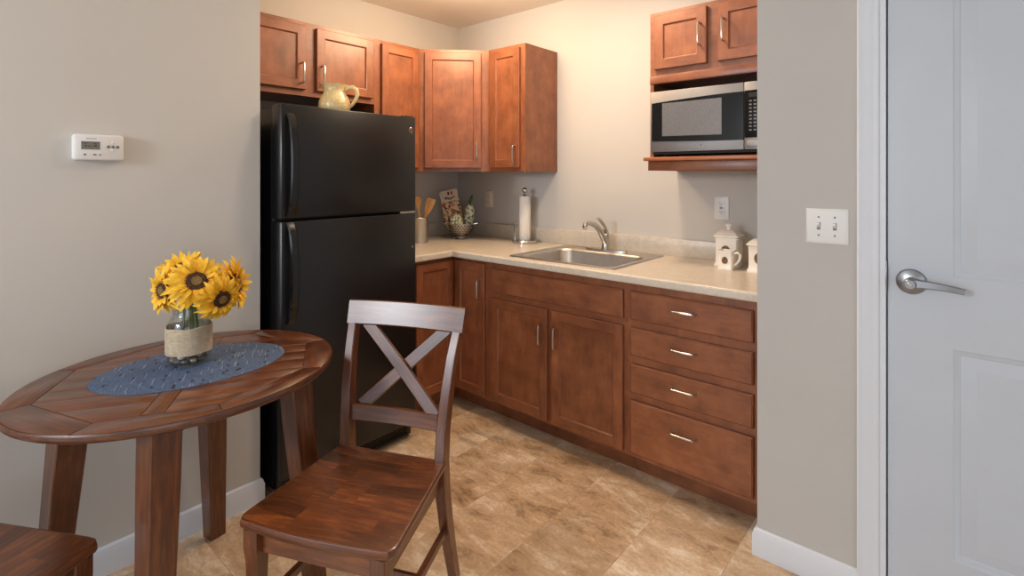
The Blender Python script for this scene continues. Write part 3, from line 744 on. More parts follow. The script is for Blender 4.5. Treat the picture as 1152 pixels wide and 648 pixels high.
root = thing('faucet', (-1.526, 2.594, CT + .003), 'single-lever nickel kitchen faucet standing behind the sink basin', 'faucet')
fx, fy, fz = -1.526, 2.594, CT + 0.0032
mb = MB(); mb.prism([(fx + 0.135 * math.cos(a) * (1 if abs(math.cos(a)) > 0 else 1), fy + 0.028 * math.sin(a)) for a in [2 * PI * k / 40 for k in range(40)]], fz, fz + 0.010, None, 0.003, 2); mb.build('base_plate', M['nickel'], root)
mb = MB(); mb.lathe([(0, 0.008), (0.030, 0.008), (0.027, 0.016), (0.0235, 0.022), (0.0225, 0.060), (0.024, 0.072), (0.0235, 0.085), (0.016, 0.096), (0, 0.099)], (fx, fy, fz), 28); mb.build('body', M['nickel'], root)
mb = MB(); sp_ = [(0, 0.040), (-0.018, 0.062), (-0.045, 0.098), (-0.080, 0.132), (-0.120, 0.155), (-0.165, 0.168), (-0.198, 0.170), (-0.214, 0.165), (-0.219, 0.154)]
mb.tube([(fx, fy + a, fz + b) for a, b in sp_], [0.019, 0.0185, 0.017, 0.015, 0.0135, 0.0125, 0.012, 0.0125, 0.0125], 14); sp = mb.build('spout', M['nickel'], root)
mb = MB(); mb.lathe([(0, 0.0), (0.0115, 0.0), (0.0135, 0.004), (0.0135, 0.018), (0, 0.018)], (fx, fy - 0.2195, fz + 0.1395), 18); mb.build('aerator', M['chrome'], sp)
mb = MB(); hd = [(0.002, 0.080), (0.000, 0.105), (-0.012, 0.132), (-0.034, 0.158), (-0.062, 0.178), (-0.088, 0.190)]
mb.bar([(fx, fy + a, fz + b) for a, b in hd], (1, 0, 0), [0.034, 0.030, 0.024, 0.021, 0.020, 0.018], [0.026, 0.020, 0.014, 0.011, 0.010, 0.008], 0.004); mb.build('lever', M['nickel'], root)

# ------------------------------------------------------------------ paper towel holder + roll
px, py = -2.122, 2.592
root = thing('paper_towel_holder', (px, py, CT), 'chrome upright paper towel holder standing left of the sink', 'paper towel holder')
mb = MB(); mb.lathe([(0, 0), (0.080, 0), (0.083, 0.003), (0.083, 0.014), (0.080, 0.018), (0.03, 0.019), (0, 0.019)], (px, py, CT + .0003), 44); mb.build('base', M['chrome'], root)
mb = MB(); mb.tube([(px, py, CT + .015), (px, py, CT + 0.315)], 0.007, 12); mb.lathe([(0, 0.30), (0.012, 0.30), (0.013, 0.305), (0.008, 0.312), (0.007, 0.322), (0, 0.322)], (px, py, CT), 16); mb.build('pole', M['chrome'], root)
mb = MB(); mb.ball((px, py, CT + 0.337), 0.0185, sub=3); mb.build('finial', M['chrome'], root)
ax, ay = px - 0.062, py - 0.028
mb = MB(); mb.tube([(ax, ay, CT + .012), (ax, ay, CT + 0.118), (ax + .002, ay + .001, CT + 0.124)], 0.0055, 10); mb.ball((ax, ay, CT + 0.127), 0.0085, sub=2); mb.build('arm', M['chrome'], root)
mb = MB(); mb.lathe([(0.011, 0), (0.036, 0), (0.037, 0.002), (0.0373, 0.14), (0.037, 0.278), (0.036, 0.28), (0.011, 0.28), (0.011, 0)], (px, py, CT + 0.0195), 36)
mb.tube([(px + .0368, py - .005, CT + .021), (px + .0378, py - .007, CT + .298)], 0.0012, 6)
tag(mb.build('paper_towel_roll', M['paper']), 'white paper towel roll on the chrome holder', 'paper towel')

# ------------------------------------------------------------------ utensil crock + utensils
ux, uy = -2.640, 2.148
root = thing('utensil_holder', (ux, uy, CT), 'round stainless steel utensil crock beside the refrigerator', 'utensil holder')
mb = MB(); mb.lathe([(0, 0), (0.053, 0), (0.055, 0.003), (0.055, 0.155), (0.0565, 0.158), (0.055, 0.161), (0.0525, 0.158), (0.0525, 0.006), (0, 0.005)], (ux, uy, CT + .0003), 36); mb.build('cup', M['steel'], root)
def utensil(name, a, b, wdir, prof, th, label, holes=False, cat='kitchen utensil'):
    """flat wooden utensil from a (foot) to b (tip); prof: (t, halfwidth)"""
    a, b = V(a), V(b); d = (b - a); L = d.length; d.normalize(); w = V(wdir); w = (w - d * w.dot(d)).normalized(); n = d.cross(w)
    mb = MB(tuple(d)); rings = []
    for t, h in prof:
        p = a + d * (L * t); k = min(th / 2, h)
        rings.append([p + w * x + n * y for x, y in ((h, k * .4), (h * .8, k), (-h * .8, k), (-h, k * .4), (-h, -k * .4), (-h * .8, -k), (h * .8, -k), (h, -k * .4))])
    mb.loft(rings, True)
    o = mb.build(name, M['lightwood']); tag(o, label, cat, 'wooden utensils in the steel crock')
    if holes:
        hb = MB()
        for t, x in ((0.86, 0.0), (0.86, 0.013), (0.90, -0.012), (0.93, 0.006), (0.80, 0.003), (0.95, -0.006)):
            p = a + d * (L * t) + w * x; hb.lathe([(0, -th * .52), (0.0028, -th * .52), (0.0028, th * .52), (0, th * .52)], p, 8, axis=tuple(n))
        hb.build('slot', M['dark'], o)
    return o
wdir = (0.76, 0.65, 0)
utensil('spatula', (ux - .012, uy - .012, CT + .012), (-2.585, 2.205, 1.198), wdir, [(0, .006), (.55, .0065), (.64, .012), (.72, .023), (.8, .026), (.93, .029), (1, .027)], 0.006, 'slotted wooden spatula leaning right in the steel crock', True)
utensil('wooden_spoon', (ux + .01, uy + .012, CT + .012), (-2.652, 2.142, 1.212), wdir, [(0, .005), (.7, .006), (.78, .012), (.86, .022), (.93, .022), (.985, .013), (1, .006)], 0.010, 'upright wooden spoon in the steel crock, beside the slotted spatula')

# ------------------------------------------------------------------ colander and food packets
qx, qy = -2.588, 2.470
root = thing('colander', (qx, qy, CT), 'small perforated steel colander holding food packets in the corner', 'colander')
mb = MB(); mb.lathe([(0.054, 0), (0.058, 0.002), (0.052, 0.010), (0.040, 0.020), (0.034, 0.024), (0.032, 0.022), (0.048, 0.009), (0.054, 0)], (qx, qy, CT + .0003), 36); mb.build('foot_ring', M['chrome'], root)
mb = MB(); bowl = [(0, 0.024), (0.035, 0.025), (0.058, 0.034), (0.074, 0.052), (0.083, 0.078), (0.087, 0.100), (0.094, 0.102), (0.094, 0.105), (0.085, 0.104), (0.080, 0.080), (0.070, 0.055), (0.054, 0.038), (0.03, 0.029), (0, 0.028)]
mb.lathe(bowl, (qx, qy, CT), 40); bw = mb.build('bowl', M['steel'], root)
mb = MB()
for row, (r_, z_) in enumerate(((0.0662, 0.042), (0.0752, 0.0535), (0.0798, 0.066), (0.0838, 0.0785), (0.0862, 0.0905))):
    for k in range(26):
        a = 2 * PI * (k + 0.5 * (row % 2)) / 26; n_ = V((math.cos(a), math.sin(a), -0.35)).normalized()
        mb.lathe([(0, -0.002), (0.0044, -0.002), (0.0044, 0.0014), (0, 0.0014)], (qx + r_ * math.cos(a), qy + r_ * math.sin(a), CT + z_), 6, axis=tuple(n_))
mb.build('perforations', M['dark'], bw)
side = V((0.758, 0.652, 0))
for s_ in (-1, 1):
    mb = MB(); c = V((qx, qy, CT + 0.103)); perp = V((-side.y, side.x, 0)) 
    pts = [c + side * s_ * 0.088 + perp * 0.03, c + side * s_ * 0.112 + perp * 0.028 + V((0, 0, .004)), c + side * s_ * 0.126 + V((0, 0, .009)), c + side * s_ * 0.112 - perp * 0.028 + V((0, 0, .004)), c + side * s_ * 0.088 - perp * 0.03]
    mb.tube(pts, 0.0048, 8); mb.build('handle', M['chrome'], root)

view = V((0.72, -0.69, 0))          # direction the packets face
sdir = V((0.69, 0.72, 0))
def pouch(name, base, tip, halfw, halfd, mat, label, cat, prof, lump=0.004):
    base, tip = V(base), V(tip); d = (tip - base); L = d.length; d.normalize(); w = (sdir - d * sdir.dot(d)).normalized(); n = d.cross(w)
    mb = MB(tuple(d)); rings = []; m_ = 20
    for t, kw, kd in prof:
        p = base + d * (L * t); r = []
        for k in range(m_):
            a = 2 * PI * k / m_; j = 1 + random.uniform(-lump, lump) / 0.04
            r.append(p + w * math.copysign(abs(math.cos(a)) ** 0.75, math.cos(a)) * halfw * kw * j + n * math.sin(a) * halfd * kd * j)
        rings.append(r)
    mb.loft(rings, True); o = mb.build(name, mat, sharp=60); tag(o, label, cat, 'food packets in the colander')
    return o, base, d, w, n, L
o, b_, d_, w_, n_, L_ = pouch('pasta_bag', (-2.640, 2.478, CT + .034), (-2.700, 2.470, 1.168), 0.068, 0.026, M['pasta'], 'tall clear pasta bag with a cream header card, leaning in the colander', 'food packet',
    [(0, .45, .5), (.08, .72, .9), (.25, .85, 1.1), (.5, .95, 1.1), (.75, 1.0, .9), (.9, .98, .5), (1, .95, .12)], 0.003)
mb = MB(tuple(w_)); hp0 = b_ + d_ * (L_ - 0.004)
def hpl(u, v, q): return hp0 + w_ * u + d_ * v + n_ * q
hw, hh = 0.064, 0.082
poly = [(-hw + .004, 0), (hw - .004, 0), (hw, hh - .014), (hw - .004, hh - .004), (hw - .014, hh), (-hw + .014, hh), (-hw + .004, hh - .004), (-hw, hh - .014)]
sg = -1 if n_.dot(view) < 0 else 1
mb.prism(poly, -0.003, 0.003, hpl); hd_ = mb.build('header_card', M['card'], o); tag(hd_, 'cream header card with dark script lettering')
mb = MB()
ps = []
for i in range(60):
    t = i / 59; ps.append(hpl(-0.034 + 0.074 * t, 0.024 + 0.010 * math.sin(t * 34) * (1 - 0.4 * t) + 0.004 * math.sin(t * 9), sg * 0.0036))
mb.tube(ps, 0.0022, 5); mb.build('script_lettering', M['ink'], hd_)
mb = MB(); mb.prism([(-0.008, .048), (.004, .048), (.004, .070), (-.004, .072), (-.009, .064)], sg * .0030, sg * .0042, hpl); mb.build('dark_motif', M['ink'], hd_)
mb = MB(); mb.prism([(.012, .048), (.028, .046), (.030, .066), (.020, .071), (.013, .068)], sg * .0030, sg * .0042, hpl); mb.build('orange_motif', M['orange'], hd_)
o, b_, d_, w_, n_, L_ = pouch('herb_bag', (-2.566, 2.512, CT + .036), (-2.545, 2.512, 1.150), 0.034, 0.024, M['herbbag'], 'slim pale green printed bag with a tied green top, right side of the colander', 'food packet',
    [(0, .5, .6), (.1, .8, .9), (.3, .95, 1.0), (.6, 1.05, 1.0), (.82, 1.0, .9), (.93, .7, .7), (1, .35, .5)], 0.002)
mb = MB(); tp = b_ + d_ * L_
for k in range(6):
    q = tp + w_ * random.uniform(-.008, .008) + n_ * random.uniform(-.006, .006)
    mb.tube([tp - d_ * .006, q + d_ * .022, q + d_ * random.uniform(.05, .066) + w_ * random.uniform(.004, .02)], [0.005, 0.0055, 0.003], 6)
mb.build('green_top', M['leaf'], o)
o, b_, d_, w_, n_, L_ = pouch('salad_pouch', (-2.583, 2.422, CT + .050), (-2.592, 2.428, 1.086), 0.046, 0.020, M['saladlid'], 'round pale pouch with green leaf print at the front of the colander', 'food packet',
    [(0, .4, .5), (.15, .75, .9), (.4, .98, 1.1), (.65, 1.0, 1.0), (.85, .75, .8), (1, .3, .4)], 0.002)
mb = MB(); r0 = [b_ + d_ * (L_ * .45) + w_ * .047 * math.cos(a) + d_ * .062 * math.sin(a) * (1 if math.sin(a) > 0 else .85) for a in [2 * PI * k / 30 for k in range(30)]]
mb.tube(r0 + [r0[0]], 0.0035, 6); mb.build('dark_rim', M['leaf'], o)

# ------------------------------------------------------------------ ceramic canisters and creamer
def canister(x, y, w, h, label):
    root = thing('canister', (x, y, CT), label, 'canister', 0, 'white ceramic canisters on the counter')
    def sq(k, z, r=0.006): return rrect(x - w / 2 * k, x + w / 2 * k, y - w / 2 * k, y + w / 2 * k, r, CT + z, 3)
    mb = MB(); mb.loft([sq(1.08, .0003), sq(1.10, .004), sq(1.08, .012), sq(1.0, .018), sq(.97, .03), sq(.96, h * .5), sq(.98, h - .012), sq(1.0, h), sq(.9, h + .001)], True)
    for k in range(9):          # fluting on the right-hand side
        yy = y - w * .38 + w * .76 * k / 8; mb.tube([(x + w * .48, yy, CT + .03), (x + w * .485, yy, CT + h - .012)], 0.0022, 6)
    mb.build('body', M['ceramic'], root)
    mb = MB(); mb.loft([sq(1.02, h + .001), sq(1.14, h + .004), sq(1.14, h + .010), sq(1.04, h + .014), sq(.9, h + .022), sq(.6, h + .033), sq(.3, h + .037)], True)
    for k in range(10):
        yy = y - w * .5 + w * k / 9; mb.ball((x + w * .545, yy, CT + h - .004), 0.0045, sub=1)
    ld = mb.build('lid', M['ceramic'], root)
    mb = MB(); mb.lathe([(0, .034), (.010, .034), (.008, .044), (.010, .050), (.0175, .055), (.018, .060), (.014, .064), (0, .065)], (x, y, CT + h), 22); mb.build('knob', M['ceramic'], ld)
    mb = MB(); mb.prism([(x + 0.021 * math.cos(a), CT + h * .56 + 0.025 * math.sin(a)) for a in [2 * PI * k / 28 for k in range(28)]], y - w * .48 - .004, y - w * .48 + .003, lambda u, v, q: V((u, q, v)), 0.001, 1)
    tag(mb.build('medallion', M['medal'], root), 'oval bronze-brown medallion')
    return root
canister(-0.832, 2.560, 0.100, 0.138, 'large white lidded ceramic canister with knob, behind the creamer')
canister(-0.665, 2.490, 0.096, 0.118, 'white ceramic canister at the counter end, partly behind the wall edge')
cx_, cy_, cw, chh = -0.812, 2.470, 0.064, 0.088
root = thing('creamer', (cx_, cy_, CT), 'small square white ceramic creamer with handle in front of the canister', 'creamer', R(0))
def sq(k, z, r=0.006): return rrect(cx_ - cw / 2 * k, cx_ + cw / 2 * k, cy_ - cw / 2 * k, cy_ + cw / 2 * k, r, CT + z, 3)
mb = MB(); mb.loft([sq(1.02, .0003), sq(1.04, .003), sq(.98, .012), sq(.95, .04), sq(.97, chh - .012), sq(1.05, chh), sq(.93, chh), sq(.88, chh - .012), sq(.84, .02), sq(.5, .012)], True)
for k in range(6): mb.tube([(cx_ + cw * .485, cy_ - cw * .36 + cw * .72 * k / 5, CT + .012), (cx_ + cw * .485, cy_ - cw * .36 + cw * .72 * k / 5, CT + chh - .02)], 0.002, 6)
mb.build('body', M['ceramic'], root)
mb = MB(); mb.tube([(cx_ + cw * .45, cy_, CT + .074), (cx_ + cw * .45 + .02, cy_, CT + .080), (cx_ + cw * .45 + .030, cy_, CT + .070), (cx_ + cw * .45 + .026, cy_, CT + .045), (cx_ + cw * .45 + .006, cy_, CT + .022)], [.006, .0065, .006, .0055, .006], 10); mb.build('handle', M['ceramic'], root)
mb = MB(); mb.prism([(cx_ + 0.013 * math.cos(a), CT + .044 + 0.016 * math.sin(a)) for a in [2 * PI * k / 24 for k in range(24)]], cy_ - cw * .485 - .004, cy_ - cw * .485 + .003, lambda u, v, q: V((u, q, v)), 0.001, 1)
tag(mb.build('medallion', M['medal'], root), 'oval bronze-brown medallion')
mb = MB()
for k in range(7): mb.ball((cx_ - cw * .38 + cw * .76 * k / 6, cy_ - cw * .52, CT + chh - .012 + .004 * (k % 2)), 0.0036, sub=1)
mb.build('beading', M['ceramic'], root)

# ------------------------------------------------------------------ wall plates and thermostat
def outlet(x, z, w, h, mat, label, twin):
    root = thing('electrical_outlet', (x, WA, z), label, 'electrical outlet')
    y = WA
    mb = MB(); mb.box((x - w / 2, y - .006, z - h / 2), (x + w / 2, y - .0002, z + h / 2), .0025); mb.build('cover_plate', mat, root)
    mb = MB(); mb.box((x - .0165, y - .0085, z - .0335), (x + .0165, y - .005, z + .0335), .001); ins = mb.build('receptacle', mat, root)
    for s_ in (-1, 1):
        cz = z + s_ * .0205
        for x0, x1, h_ in ((-.0075, -.0052, .0058), (.0052, .0075, .005)):
            mb = MB(); mb.box((x + x0, y - .009, cz - .003), (x + x1, y - .0083, cz + h_)); mb.build('slot', M['dark'], ins)
        mb = MB(); mb.lathe([(0, -.0003), (.0026, -.0003), (.0026, .0005), (0, .0005)], (x, y - .0085, cz - .0085), 10, axis=(0, -1, 0)); mb.build('ground_hole', M['dark'], ins)
    if twin:
        mb = MB(); mb.box((x - .008, y - .0098, z - .005), (x - .0005, y - .008, z + .005), .0005); mb.box((x + .0005, y - .0098, z - .005), (x + .008, y - .008, z + .005), .0005); mb.build('test_button', M['grey'], ins)
    for s_ in (-1, 1):
        mb = MB(); mb.lathe([(0, 0), (.003, 0), (.0025, .0012), (0, .0014)], (x, y - .006, z + s_ * .0485), 10, axis=(0, -1, 0)); mb.build('screw', mat, root)
outlet(-0.913, 1.183, 0.072, 0.117, M['plastic'], 'white wall outlet with test buttons above the canisters', True)
outlet(-2.540, 1.180, 0.075, 0.117, M['ivory'], 'ivory wall outlet above the colander in the corner', False)
sx, sz, y = -0.3275, 1.1815, DY
root = thing('light_switch', (sx, y, sz), 'white double toggle light switch plate beside the door', 'light switch')
mb = MB(); mb.loft([[V((sx - a, y - d, sz - b)), V((sx + a, y - d, sz - b)), V((sx + a, y - d, sz + b)), V((sx - a, y - d, sz + b))] for a, b, d in ((.0605, .0575, .0002), (.0605, .0575, .003), (.057, .054, .0058), (.051, .048, .0066))], True); mb.build('cover_plate', M['plastic'], root)
for s_ in (-1, 1):
    x = sx + s_ * .023
    mb = MB(); mb.box((x - .0052, y - .0071, sz - .012), (x + .0052, y - .006, sz + .012)); sl = mb.build('toggle_slot', M['grey'], root)
    mb = MB(); mb.bar([(x, y - .004, sz), (x, y - .012, sz + .004), (x, y - .019, sz + .009)], (1, 0, 0), [.009, .0085, .0075], [.011, .010, .007], .0015); mb.build('toggle', M['plastic'], sl)
    for q in (-1, 1):
        mb = MB(); mb.lathe([(0, 0), (.0034, 0), (.003, .0012), (0, .0015)], (x, y - .0064, sz + q * .030), 10, axis=(0, -1, 0)); mb.build('screw', M['grey'], root)

ty, tz, tx = 0.4105, 1.442, CX
root = thing('thermostat', (tx, ty, tz), 'white wall thermostat with a small grey display', 'thermostat')
def tp_(a, b, d): return V((tx + d, ty + a, tz + b))
def tring(w, h, d, bow, r=.008, n=5):
    pts = []
    for cx, cz, a0 in ((w - r, -h + r, -90), (w - r, h - r, 0), (-w + r, h - r, 90), (-w + r, -h + r, 180)):
        for k in range(n + 1):
            a = R(a0 + 90 * k / n); u = cx + r * math.cos(a); v_ = cz + r * math.sin(a)
            pts.append(tp_(u + math.copysign(bow * (1 - (v_ / h) ** 2), u), v_, d))
    return pts
mb = MB(); mb.loft([tring(.066, .043, .0003, .004), tring(.066, .043, .020, .004), tring(.0645, .042, .027, .004), tring(.060, .038, .030, .004)], True)
mb.build('housing', M['plastic'], root)
mb = MB(); mb.loft([[tp_(a * .0275 - .0225, b * .0160 + .005, d) for a, b in ((-1, -1), (1, -1), (1, 1), (-1, 1))] for d in (.0285, .0306)], True); bz = mb.build('display_bezel', M['trim'], root)
mb = MB(); mb.loft([[tp_(a * .0245 - .0235, b * .0130 + .0055, d) for a, b in ((-1, -1), (1, -1), (1, 1), (-1, 1))] for d in (.029, .0312)], True); ds_ = mb.build('display', M['lcd'], bz)
mb = MB()
for a, b, w_, h_ in ((-.038, .0125, .012, .0016), (-.012, .0125, .006, .0018), (-.036, .004, .005, .0035), (-.026, .003, .008, .002), (-.014, .004, .007, .0025), (-.010, .006, .003, .006)):
    mb.loft([[tp_(a + i * w_ / 2, b + j * h_ / 2, d) for i, j in ((-1, -1), (1, -1), (1, 1), (-1, 1))] for d in (.0308, .0315)], True)
mb.build('segments', M['dark'], bz)
for a, b in ((.036, .0145), (.036, -.009), (.0235, .0025), (.036, .0025), (.0485, .0025)):
    mb = MB(); mb.lathe([(0, 0), (.0052, 0), (.0048, .0014), (.0035, .002), (0, .002)], tp_(a, b, .0298), 16, axis=(1, 0, 0)); bt = mb.build('button', M['grey'] if b == .0025 else M['plastic'], root)
    mb = MB(); mb.loft([[tp_(a + .0016 * math.cos(t), b + .0016 * math.sin(t), d) for t in (0, 2.1, 4.2)] for d in (.0315, .0322)], True); mb.build('arrow', M['dark'], bt)
for a, w_ in ((-.044, .011), (-.010, .020)):
    mb = MB(); mb.loft([[tp_(a + i * w_ / 2 + .003, j * .0018 - .0245, d) for i, j in ((-1, -1), (1, -1), (1, 1), (-1, 1))] for d in (.0292, .0305)], True); sl = mb.build('slider_slot', M['dark'], root)
    mb = MB(); mb.loft([[tp_(a + i * .003 + (.005 if w_ > .015 else -.001), j * .003 - .0245, d) for i, j in ((-1, -1), (1, -1), (1, 1), (-1, 1))] for d in (.029, .033)], True); mb.build('slider', M['plastic'], sl)
mb = MB(); mb.text('Honeywell', 0.0062, Matrix.Translation(tp_(-.022, .0285, .0301)) @ Matrix.Rotation(PI / 2, 4, 'Z') @ Matrix.Rotation(PI / 2, 4, 'X'), 0.0002); tag(mb.build('maker_lettering', M['grey'], root), 'faint grey lettering')

# ------------------------------------------------------------------ dining table
TC = V((-1.803, 0.565)); TA, TB, TT = 0.385, 0.428, 0.750
root = thing('dining_table', (TC.x, TC.y, 0), 'round dark wood dining table with inlaid plank top against the wall', 'table')
def inset(poly, d):
    n = len(poly); out = []
    area = sum(poly[i][0] * poly[(i + 1) % n][1] - poly[(i + 1) % n][0] * poly[i][1] for i in range(n))
    if area < 0: poly = poly[::-1]
    for i in range(n):
        p0, p1, p2 = V(poly[i - 1]), V(poly[i]), V(poly[(i + 1) % n])
        e0 = (p1 - p0).normalized(); e1 = (p2 - p1).normalized(); n0 = V((-e0.y, e0.x)); n1 = V((-e1.y, e1.x))
        b = (n0 + n1); k = d / max(0.25, 1 + n0.dot(n1)); out.append(tuple(p1 + b * k))
    return out
def clip(poly, p, nrm):
    out = []
    for i in range(len(poly)):
        a, b = V(poly[i]), V(poly[(i + 1) % len(poly)]); da, db = (a - p).dot(nrm), (b - p).dot(nrm)
        if da >= 0: out.append(tuple(a))
        if (da >= 0) != (db >= 0): out.append(tuple(a + (b - a) * (da / (da - db))))
    return out
angs = [R(a) for a in (-6, 40, 84, 130, 174, 220, 264, 310)]
oct_ = [tuple(TC + V((0.335 * math.cos(a), 0.362 * math.sin(a)))) for a in angs]
def ell(a, k=1.0): return tuple(TC + V((TA * k * math.cos(a), TB * k * math.sin(a))))
pieces = []   # (polygon, grain direction, tone)
for i in range(8):
    a0, a1 = angs[i], angs[(i + 1) % 8]
    if a1 < a0: a1 += 2 * PI
    arc = [ell(a0 + (a1 - a0) * k / 10, 0.996) for k in range(11)]
    q0, q1 = V(oct_[i]), V(oct_[(i + 1) % 8])
    pieces.append(([tuple(q0)] + arc + [tuple(q1)], (q1 - q0).normalized(), random.uniform(0.36, 0.52)))
ca = R(148); cd = V((math.cos(ca), math.sin(ca))); cp_ = V((-cd.y, cd.x))
strip = clip(clip(oct_, TC - cp_ * 0.026, cp_), TC + cp_ * 0.026, -cp_); pieces.append((strip, cd, 0.42))
for sgn in (-1, 1):
    half = clip(oct_, TC + cp_ * 0.026 * sgn, cp_ * sgn)
    edges = [-0.40, -0.235, -0.155, -0.085, -0.005, 0.075, 0.145, 0.225, 0.40]
    for e0, e1 in zip(edges, edges[1:]):
        pl_ = clip(clip(half, TC + cd * e0, cd), TC + cd * e1, -cd)
        if len(pl_) >= 3: pieces.append((pl_, cp_, random.uniform(0.42, 0.62)))
mb = MB()
for poly, gd, tn in pieces:
    clean = [p for i, p in enumerate(poly) if (V(p) - V(poly[i - 1])).length > 1e-4]
    if len(clean) < 3: continue
    g_ = 0.0016 if len(clean) > 9 or gd is cd else 0.0005; a = inset(clean, g_); b = inset(clean, g_ + .0011); mb.t = tn
    mb.loft([[V((x, y, TT - 0.004)) for x, y in a], [V((x, y, TT - .0008)) for x, y in a], [V((x, y, TT)) for x, y in b]], True, g=(gd.x, gd.y, 0))
mb.t = 0.22
rings = []
for k, z in ((.90, TT - .0255), (.982, TT - .025), (.995, TT - .021), (1.0, TT - .014), (1.0, TT - .006), (.996, TT - .0025), (.985, TT - .0025)):
    rings.append([V(ell(2 * PI * i / 96, k)).to_3d() + V((0, 0, z)) for i in range(96)])
mb.loft(rings, True, g=(0, 1, 0)); mb.build('tabletop', M['acacia'], root, sharp=40)
for i, a in enumerate((-30, 60, 150, 240)):
    a = R(a); d = V((math.cos(a), math.sin(a), 0)); mb = MB(Z)
    base = V((TC.x, TC.y, 0)); q = R(10) ; sd = V((math.cos(q), math.sin(q), 0))
    pts = [base + d * r_ + V((0, 0, z)) for r_, z in ((.362, 0), (.355, .08), (.335, .30), (.312, .55), (.298, .7245))]
    mb.t = random.uniform(0.3, 0.5)
    mb.bar(pts, sd, [.056, .058, .066, .074, .076], [.056, .058, .066, .074, .076], 0.003); mb.build('leg', M['acacia'], root)
for i in range(4):
    a0, a1 = R((-30, 60, 150, 240)[i]), R((60, 150, 240, 330)[i])
    p0 = V((TC.x, TC.y, 0)) + V((math.cos(a0), math.sin(a0), 0)) * .27; p1 = V((TC.x, TC.y, 0)) + V((math.cos(a1), math.sin(a1), 0)) * .27
    mb = MB(tuple((p1 - p0).normalized())); e = (p1 - p0).normalized(); L = (p1 - p0).length; n_ = V((-e.y, e.x, 0))
    pl_ = [(0, .7245), (0, .650), (.05, .668), (.10, .684), (L - .10, .684), (L - .05, .668), (L, .650), (L, .7245)]
    mb.prism(pl_, -.009, .009, lambda u, v, w: p0 + e * u + n_ * w + V((0, 0, v))); mb.t = .35; mb.build('apron', M['acacia'], root)

# placemat
mc, ma = V((-1.822, 0.585)), R(79)
mb = MB(); md = V((math.cos(ma), math.sin(ma))); mp_ = V((-md.y, md.x))
ring = lambda k, z: [(mc + md * .262 * k * math.cos(t) + mp_ * .190 * k * math.sin(t)).to_3d() + V((0, 0, z)) for t in [2 * PI * i / 72 for i in range(72)]]
mb.loft([ring(1, TT + .0003), ring(1, TT + .0016), ring(.995, TT + .0020)], True, g=(math.cos(R(155)), math.sin(R(155)), 0))
tag(mb.build('placemat', M['placemat']), 'oval blue woven placemat under the sunflower jar', 'placemat')

# ------------------------------------------------------------------ mason jar with burlap, pebbles and sunflowers
J = V((-1.867, 0.583, TT + .0022))
root = thing('mason_jar', J, 'clear glass jar wrapped in a burlap band on the blue placemat', 'jar')
mb = MB(); outer = [(0, 0), (.050, 0), (.058, .004), (.0615, .012), (.062, .030), (.062, .115), (.060, .128), (.054, .142), (.047, .152), (.0445, .158), (.0445, .176), (.046, .178), (.0465, .181), (.0445, .183)]
inner = [(.0415, .183), (.0410, .158), (.0435, .151), (.051, .140), (.0570, .127), (.0588, .114), (.0588, .014), (.054, .008), (0, .006)]
mb.lathe(outer + inner, J, 44)
for z in (.162, .168, .174): mb.lathe([(.0443, z - .0012), (.0458, z), (.0443, z + .0012), (.0443, z - .0012)], J, 44)
mb.build('glass', M['glass'], root)
mb = MB(); n = 48; rr = []
for r_, z in ((.0625, .036), (.0652, .0375), (.0655, .06), (.0655, .095), (.0652, .1185), (.0625, .120), (.0625, .09), (.0625, .036)):
    rr.append([J + V((r_ * (1 + .004 * math.sin(7 * t + z * 90)) * math.cos(t), r_ * (1 + .004 * math.sin(7 * t + z * 90)) * math.sin(t), z + .0012 * math.sin(5 * t))) for t in [2 * PI * k / n for k in range(n)]])
bm_uv = lambda v: (math.atan2(v.co.y - J.y, v.co.x - J.x) * .065, v.co.z)
mb.loft(rr, False, uvfn=bm_uv); mb.build('burlap_band', M['burlap'], root)
rng = random.Random(3)
spots = []
for lay, cnt, d in ((0, 11, .0425), (1, 11, .0420), (2, 10, .0420), (0, 5, .018), (1, 5, .018)):
    for k in range(cnt):
        t = 2 * PI * (k + .5 * lay) / cnt + rng.uniform(-.08, .08)
        spots.append((d * math.cos(t), d * math.sin(t), .0155 + lay * .0150 + rng.uniform(-.001, .001)))
for k, (x_, y_, z_) in enumerate(spots):
    mb = MB(); r_ = rng.uniform(.0118, .0140)
    mb.ball(J + V((x_, y_, z_)), r_, (1.05, .82, .58), Matrix.Rotation(rng.uniform(0, 6), 3, 'Z') @ Matrix.Rotation(rng.uniform(-.5, .5), 3, 'X'), 2, .02)
    tag(mb.build('pebble', M[('pebble', 'pebble2', 'pebble3', 'pebble')[rng.randrange(4)]]), 'small smooth pebble in the bottom of the glass jar', 'pebble', 'pebbles in the jar')

